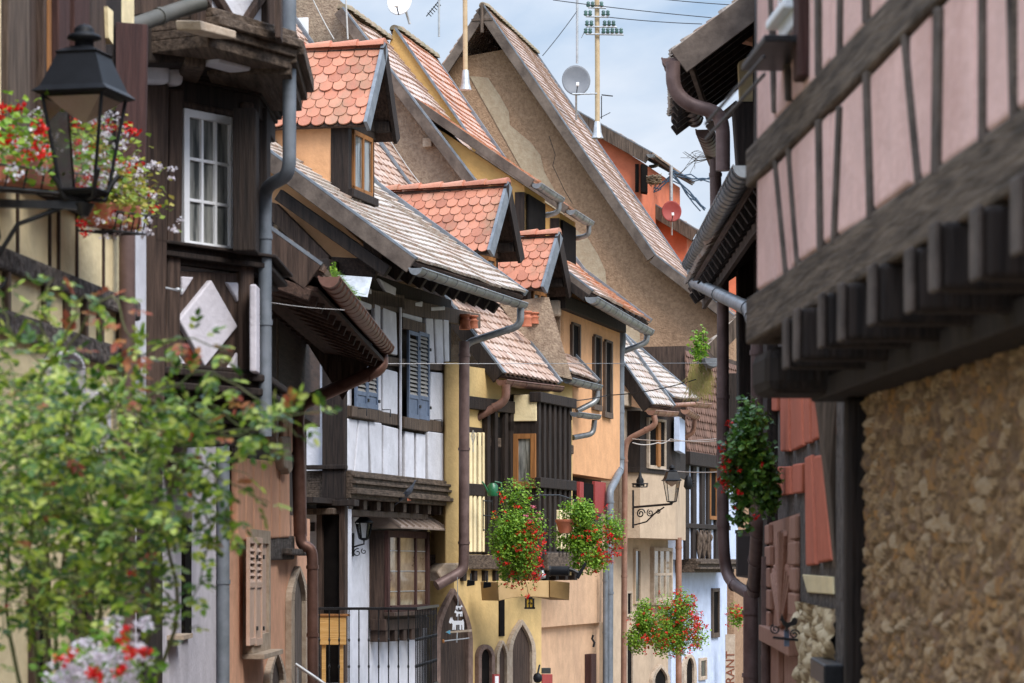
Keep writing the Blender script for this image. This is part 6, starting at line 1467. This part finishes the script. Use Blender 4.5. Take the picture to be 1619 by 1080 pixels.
# spotlights by the balcony
for (u, v, lab) in [(886, 903, 'black cylinder spotlight under the balcony geraniums'), (912, 902, 'black tilted flood lamp at the balcony end')]:
    c = P(u, v, 42.6); T = thing('spotlight', lab, 'spotlight', c, None); m = M()
    if u < 900: m.tube([c - Vector((.13, 0, .0)), c + Vector((.13, -.05, 0))], .075, 14); m.build('housing', m_lampblack, T, .006); q = M(); q.tube([c + Vector((-.14, 0, 0)), c + Vector((-.17, 0, 0))], .085, 14); q.build('rim', m_iron, T)
    else:
        m.prism([c + Vector((-.02, -.05, -.10)), c + Vector((.12, -.05, .12)), c + Vector((.15, -.05, .10)), c + Vector((.03, -.05, -.13))], Vector((0, .2, 0))); m.build('housing', m_lampblack, T, .006); q = M(); q.tube([c + Vector((-.16, 0, .03)), c + Vector((-.06, 0, .0)), c + Vector((.02, 0, -.04))], .03, 8); q.build('arm', m_iron, T)
c = P(857, 908, 42.5); T = thing('bulb_lamp', 'silver reflector bulb hanging beneath the wide geranium basket', 'lamp', c); m = M(); m.lathe(c - UP * .07, [(.0, 0), (.05, .01), (.06, .05), (.03, .10), (.025, .14)], 12); m.build('bulb', m_steel, T); m = M(); m.lathe(c + UP * .065, [(.03, 0), (.03, .08)], 10); m.build('socket', m_iron, T)
for (u, v) in ((744, 922), (770, 925)):
    c = P(u, v, 42.4); m = M(); m.prism([c + Vector((-.06, 0, -.05)), c + Vector((.06, 0, -.03)), c + Vector((.06, 0, .04)), c + Vector((-.05, 0, .05))], Vector((0, .12, 0))); T = thing('flood_lamp', 'small dark flood lamp under the yellow house beam, ' + ('nearest the downpipe' if u < 750 else 'second from the downpipe'), 'flood lamp', c); m.build('housing', m_lampblack, T, .01); m = M(); m.tube([c + UP * .03, c + UP * .14 + Vector((0, .06, 0))], .012, 6); m.build('bracket', m_iron, T)
# window box rack on the balcony
T = thing('balcony_rack', 'thin iron rack behind the geraniums on the yellow house', 'rack', P(800, 860, 42.6)); m = M()
for v in (792, 815, 838): m.tube([P(764, v, 42.4), P(778, v + 1, 42.6)], .01, 5)
for u in (764, 771, 778): m.tube([P(u, 790, 42.5), P(u, 840, 42.5)], .008, 5)
m.tube([P(846, 783, 43.3), P(884, 783, 44), P(912, 792, 44.5)], .012, 5)
for u in range(884, 916, 6): m.tube([P(u, 784 + (u - 884) * .3, 44), P(u, 880, 44)], .008, 5)
m.build('bars', m_iron, T)
# watering can
m_green = mk('green_plastic', (.008, .09, .035), (.012, .12, .05), rough=.35, spec=.5); c = P(779, 774, 43.2)
T = thing('watering_can', 'green plastic watering can hanging on the yellow house window', 'watering can', c); m = M(); m.lathe(c - UP * .10, [(.075, 0), (.085, .02), (.08, .16), (.05, .19), (.05, .2)], 14); m.build('body', m_green, T)
m = M(); m.tube([c + Vector((-.06, -.03, -.06)), c + Vector((-.12, -.05, .06)), c + Vector((-.16, -.05, .12))], [.02, .014, .012], 8); m.build('spout', m_green, T); m = M(); m.tube([c + Vector((.07, 0, -.05)), c + Vector((.14, 0, .0)), c + Vector((.13, 0, .1)), c + Vector((.03, 0, .12))], .012, 8); m.build('handle', m_green, T)
# hanging sign with animal silhouettes
T = thing('hanging_sign', 'white cut out sign of stacked animals above an arrow board before the arched door', 'sign', P(722, 1010, 40.5)); D = 40.6
def blob(m, pts, u0, v0, s, D, th=.012): m.prism([P(u0 + x * s, v0 + y * s, D) for x, y in pts], Vector((0, th, 0)))
goat = [(-1.05, .05), (-.95, -.25), (-.85, -.55), (-.78, -.3), (-.7, -.6), (-.62, -.28), (-.45, -.1), (.45, -.12), (.62, -.3), (.66, -.1), (.72, .1), (.72, .95), (.52, .95), (.5, .4), (.4, .35), (.4, .95), (.2, .95), (.18, .35), (-.22, .38), (-.24, .95), (-.42, .95), (-.44, .45), (-.5, .95), (-.66, .95), (-.62, .3), (-.75, .15), (-.9, .25)]
m = M(); blob(m, goat, 724, 983, 13.5, D); dog = [(x * .8, y * .8) for x, y in goat]; blob(m, dog, 726, 968, 9, D); blob(m, [(-x * .75, y * .62) for x, y in goat][::-1], 725, 959, 8, D)
m.build('animal_cutout', m_whitepaint, T)
m = M(); m.prism([P(704, 999.5, D), P(712, 996, D), P(712, 998, D), P(746, 995, D), P(746, 998.5, D), P(712, 1001, D), P(712, 1003, D)], Vector((0, .02, 0))); m.build('arrow_board', m_stonetrim, T); m = M(); m.prism([P(705, 999.5, D - .01), P(712, 996, D - .01), P(712, 1003, D - .01)], Vector((0, .02, 0))); m.build('arrow_tip', mk('blue_paint', (.1, .3, .42), (.12, .34, .46), rough=.5), T)
m = M(); m.tube([P(700, 1014, D), P(742, 1009, D)], .010, 5); m.tube([P(723, 1000, D), P(722, 1016, D)], .010, 5); m.tube([P(723, 912, D), P(724, 952, D)], .005, 4); m.tube([P(724, 952, D + .02), P(724, 1000, D + .02)], .006, 4); m.build('hanger', m_steel, T)
for i in range(1): m = M(); m.ball(P(701, 1014, D), .022, .02, .03, 8); m.build('bead', m_orangew, T)
# little gold lantern sign under the pale board
T = thing('lantern_sign', 'small gilded lantern shaped sign under the pale board', 'sign', P(838, 955, 43)); WL = Wall(829, 43, 846, 43); m = M(); m.wp(WL, [(830, 946), (845, 946), (845, 961), (830, 961)], -.08, 0); m.build('panel', mk('gold_panel', (.5, .3, .03), (.6, .4, .06), rough=.4), T); m = M()
for pts in [[(830, 946), (833, 946), (833, 961), (830, 961)], [(842, 946), (845, 946), (845, 961), (842, 961)], [(833, 944), (842, 944), (842, 947), (833, 947)], [(829, 960), (846, 960), (846, 963), (829, 963)], [(836.6, 947), (838, 947), (838, 960), (836.6, 960)]]: m.wp(WL, pts, 0, .012)
m.tube([WL.p(835, 955, .01), WL.p(838, 950, .01), WL.p(841, 955, .01)], .006, 4); m.build('frame', m_iron, T)
# goods at the shop door
T = thing('menu_sign', 'small dark red framed menu board by the yellow arched door', 'sign', P(785, 1090, 42.8)); WL = Wall(781, 42.9, 790, 43.1); m = M(); m.wp(WL, [(781, 1066), (790, 1066), (790, 1110), (781, 1110)], 0, .03); m.build('frame', m_red_wood, T); m = M(); m.wp(WL, [(783, 1069), (788.5, 1069), (788.5, 1107), (783, 1107)], .03, .035); m.build('sheet', m_whitepaint, T)
T = thing('wall_lamp', 'dark round wall lamp low beside the shop door', 'lamp', P(851, 1070, 43)); m = M(); m.ball(P(850, 1072, 43), .07, .07, .08, 12); m.tube([P(850, 1066, 43), P(853, 1052, 43.4)], .015, 6); m.build('globe', m_lampblack, T)
T = thing('post_box', 'dark red letter box on the peach wall at street level', 'letter box', P(865, 1090, 46)); WL = Wall(858, 46, 874, 46.4); m = M(); m.wp(WL, [(858, 1066), (874, 1066), (874, 1110), (858, 1110)], -.15, 0); m.build('box', m_red_wood, T, .01); m = M(); m.wp(WL, [(857, 1056), (871, 1056), (871, 1065), (857, 1065)], -.1, .0); m.build('lid', m_iron, T, .006)
# rusty wrought S anchor on the peach wall
m = M(); m.tube([P(938, 1004, 45.9), P(936, 1010, 45.9), P(940, 1016, 45.9), P(938, 1023, 45.9)], .02, 6); tag(m.build('wall_anchor', m_iron), 's shaped iron anchor on the lower peach wall', 'wall anchor')
m = M(); m.tube([P(748, 680, 42.6), P(745, 690, 42.6), P(748, 702, 42.6), P(751, 690, 42.6), P(748, 680, 42.6), P(748, 715, 42.6)], .008, 5); tag(m.build('wall_anchor', m_steel), 'looped pale iron hook on the yellow striped wall', 'wall anchor')
# black metal box, right
T = thing('metal_cabinet', 'black box cabinet fixed beside the dark downpipes on the right', 'cabinet', P(1180, 916, 26)); WL = Wall(1163, 26.0, 1193, 25.4); m = M(); m.wp(WL, [(1163, 842), (1193, 840), (1193, 916), (1163, 912)], -.5, 0); m.build('body', m_iron, T, .012); m = M(); m.wp(WL, [(1162, 838), (1194, 836), (1194, 842), (1162, 844)], -.52, .02)
m.build('lid', m_lampblack, T, .004); m = M(); m.wb(WL, 1166, 1190, 848, 910, 0, .008); m.build('door_panel', m_lampblack, T, .003)
# rooster on an iron bracket
T = thing('rooster_ornament', 'black iron rooster silhouette on a bracket beside the carved gate', 'ornament', P(1245, 1010, 16.5)); D = 16.5
ro = [(-.3, 1), (-.28, .5), (-.55, .25), (-.8, -.25), (-1.0, -.35), (-.85, -.5), (-.8, -.75), (-.7, -1.1), (-.6, -.75), (-.5, -.55), (-.35, -.2), (0, -.05), (.35, -.15), (.5, -.5), (.8, -.65), (1.05, -.4), (1.05, 0), (.85, .25), (.55, .3), (.2, .45), (0, .55), (.02, 1), (-.1, 1), (-.12, .6), (-.2, 1)]
m = M(); blob(m, ro, 1246, 985, 14, D, .012); m.build('silhouette', m_iron, T); m = M(); m.tube([P(1222, 1008, D), P(1262, 1012, D)], .008, 5); m.tube(spiral(P(1256, 1003, D), Vector((1, 0, 0)), UP, .03, 1.5), .005, 5); m.tube(spiral(P(1226, 995, D), Vector((1, 0, 0)), UP, .03, 1.5, 2), .005, 5); m.build('bracket', m_iron, T)
m = M(); m.prism([P(1240, 996, D + .02), P(1248, 996, D + .02), P(1248, 1022, D + .02), P(1240, 1022, D + .02)], Vector((0, .02, 0))); m.build('backplate', m_bluesh, T)
# hooks and dressings
T = thing('wall_hook', 'pale iron hook screwed to the dark post below the white paned window', 'hook', P(270, 456, 19.3)); m = M(); m.tube([P(262, 455, 19.3), P(276, 458, 19.3), P(288, 457, 19.2), P(287, 463, 19.2)], .008, 6); m.ball(P(281, 458, 19.2), .02, .02, .015, 8); m.build('hook', m_steel, T)
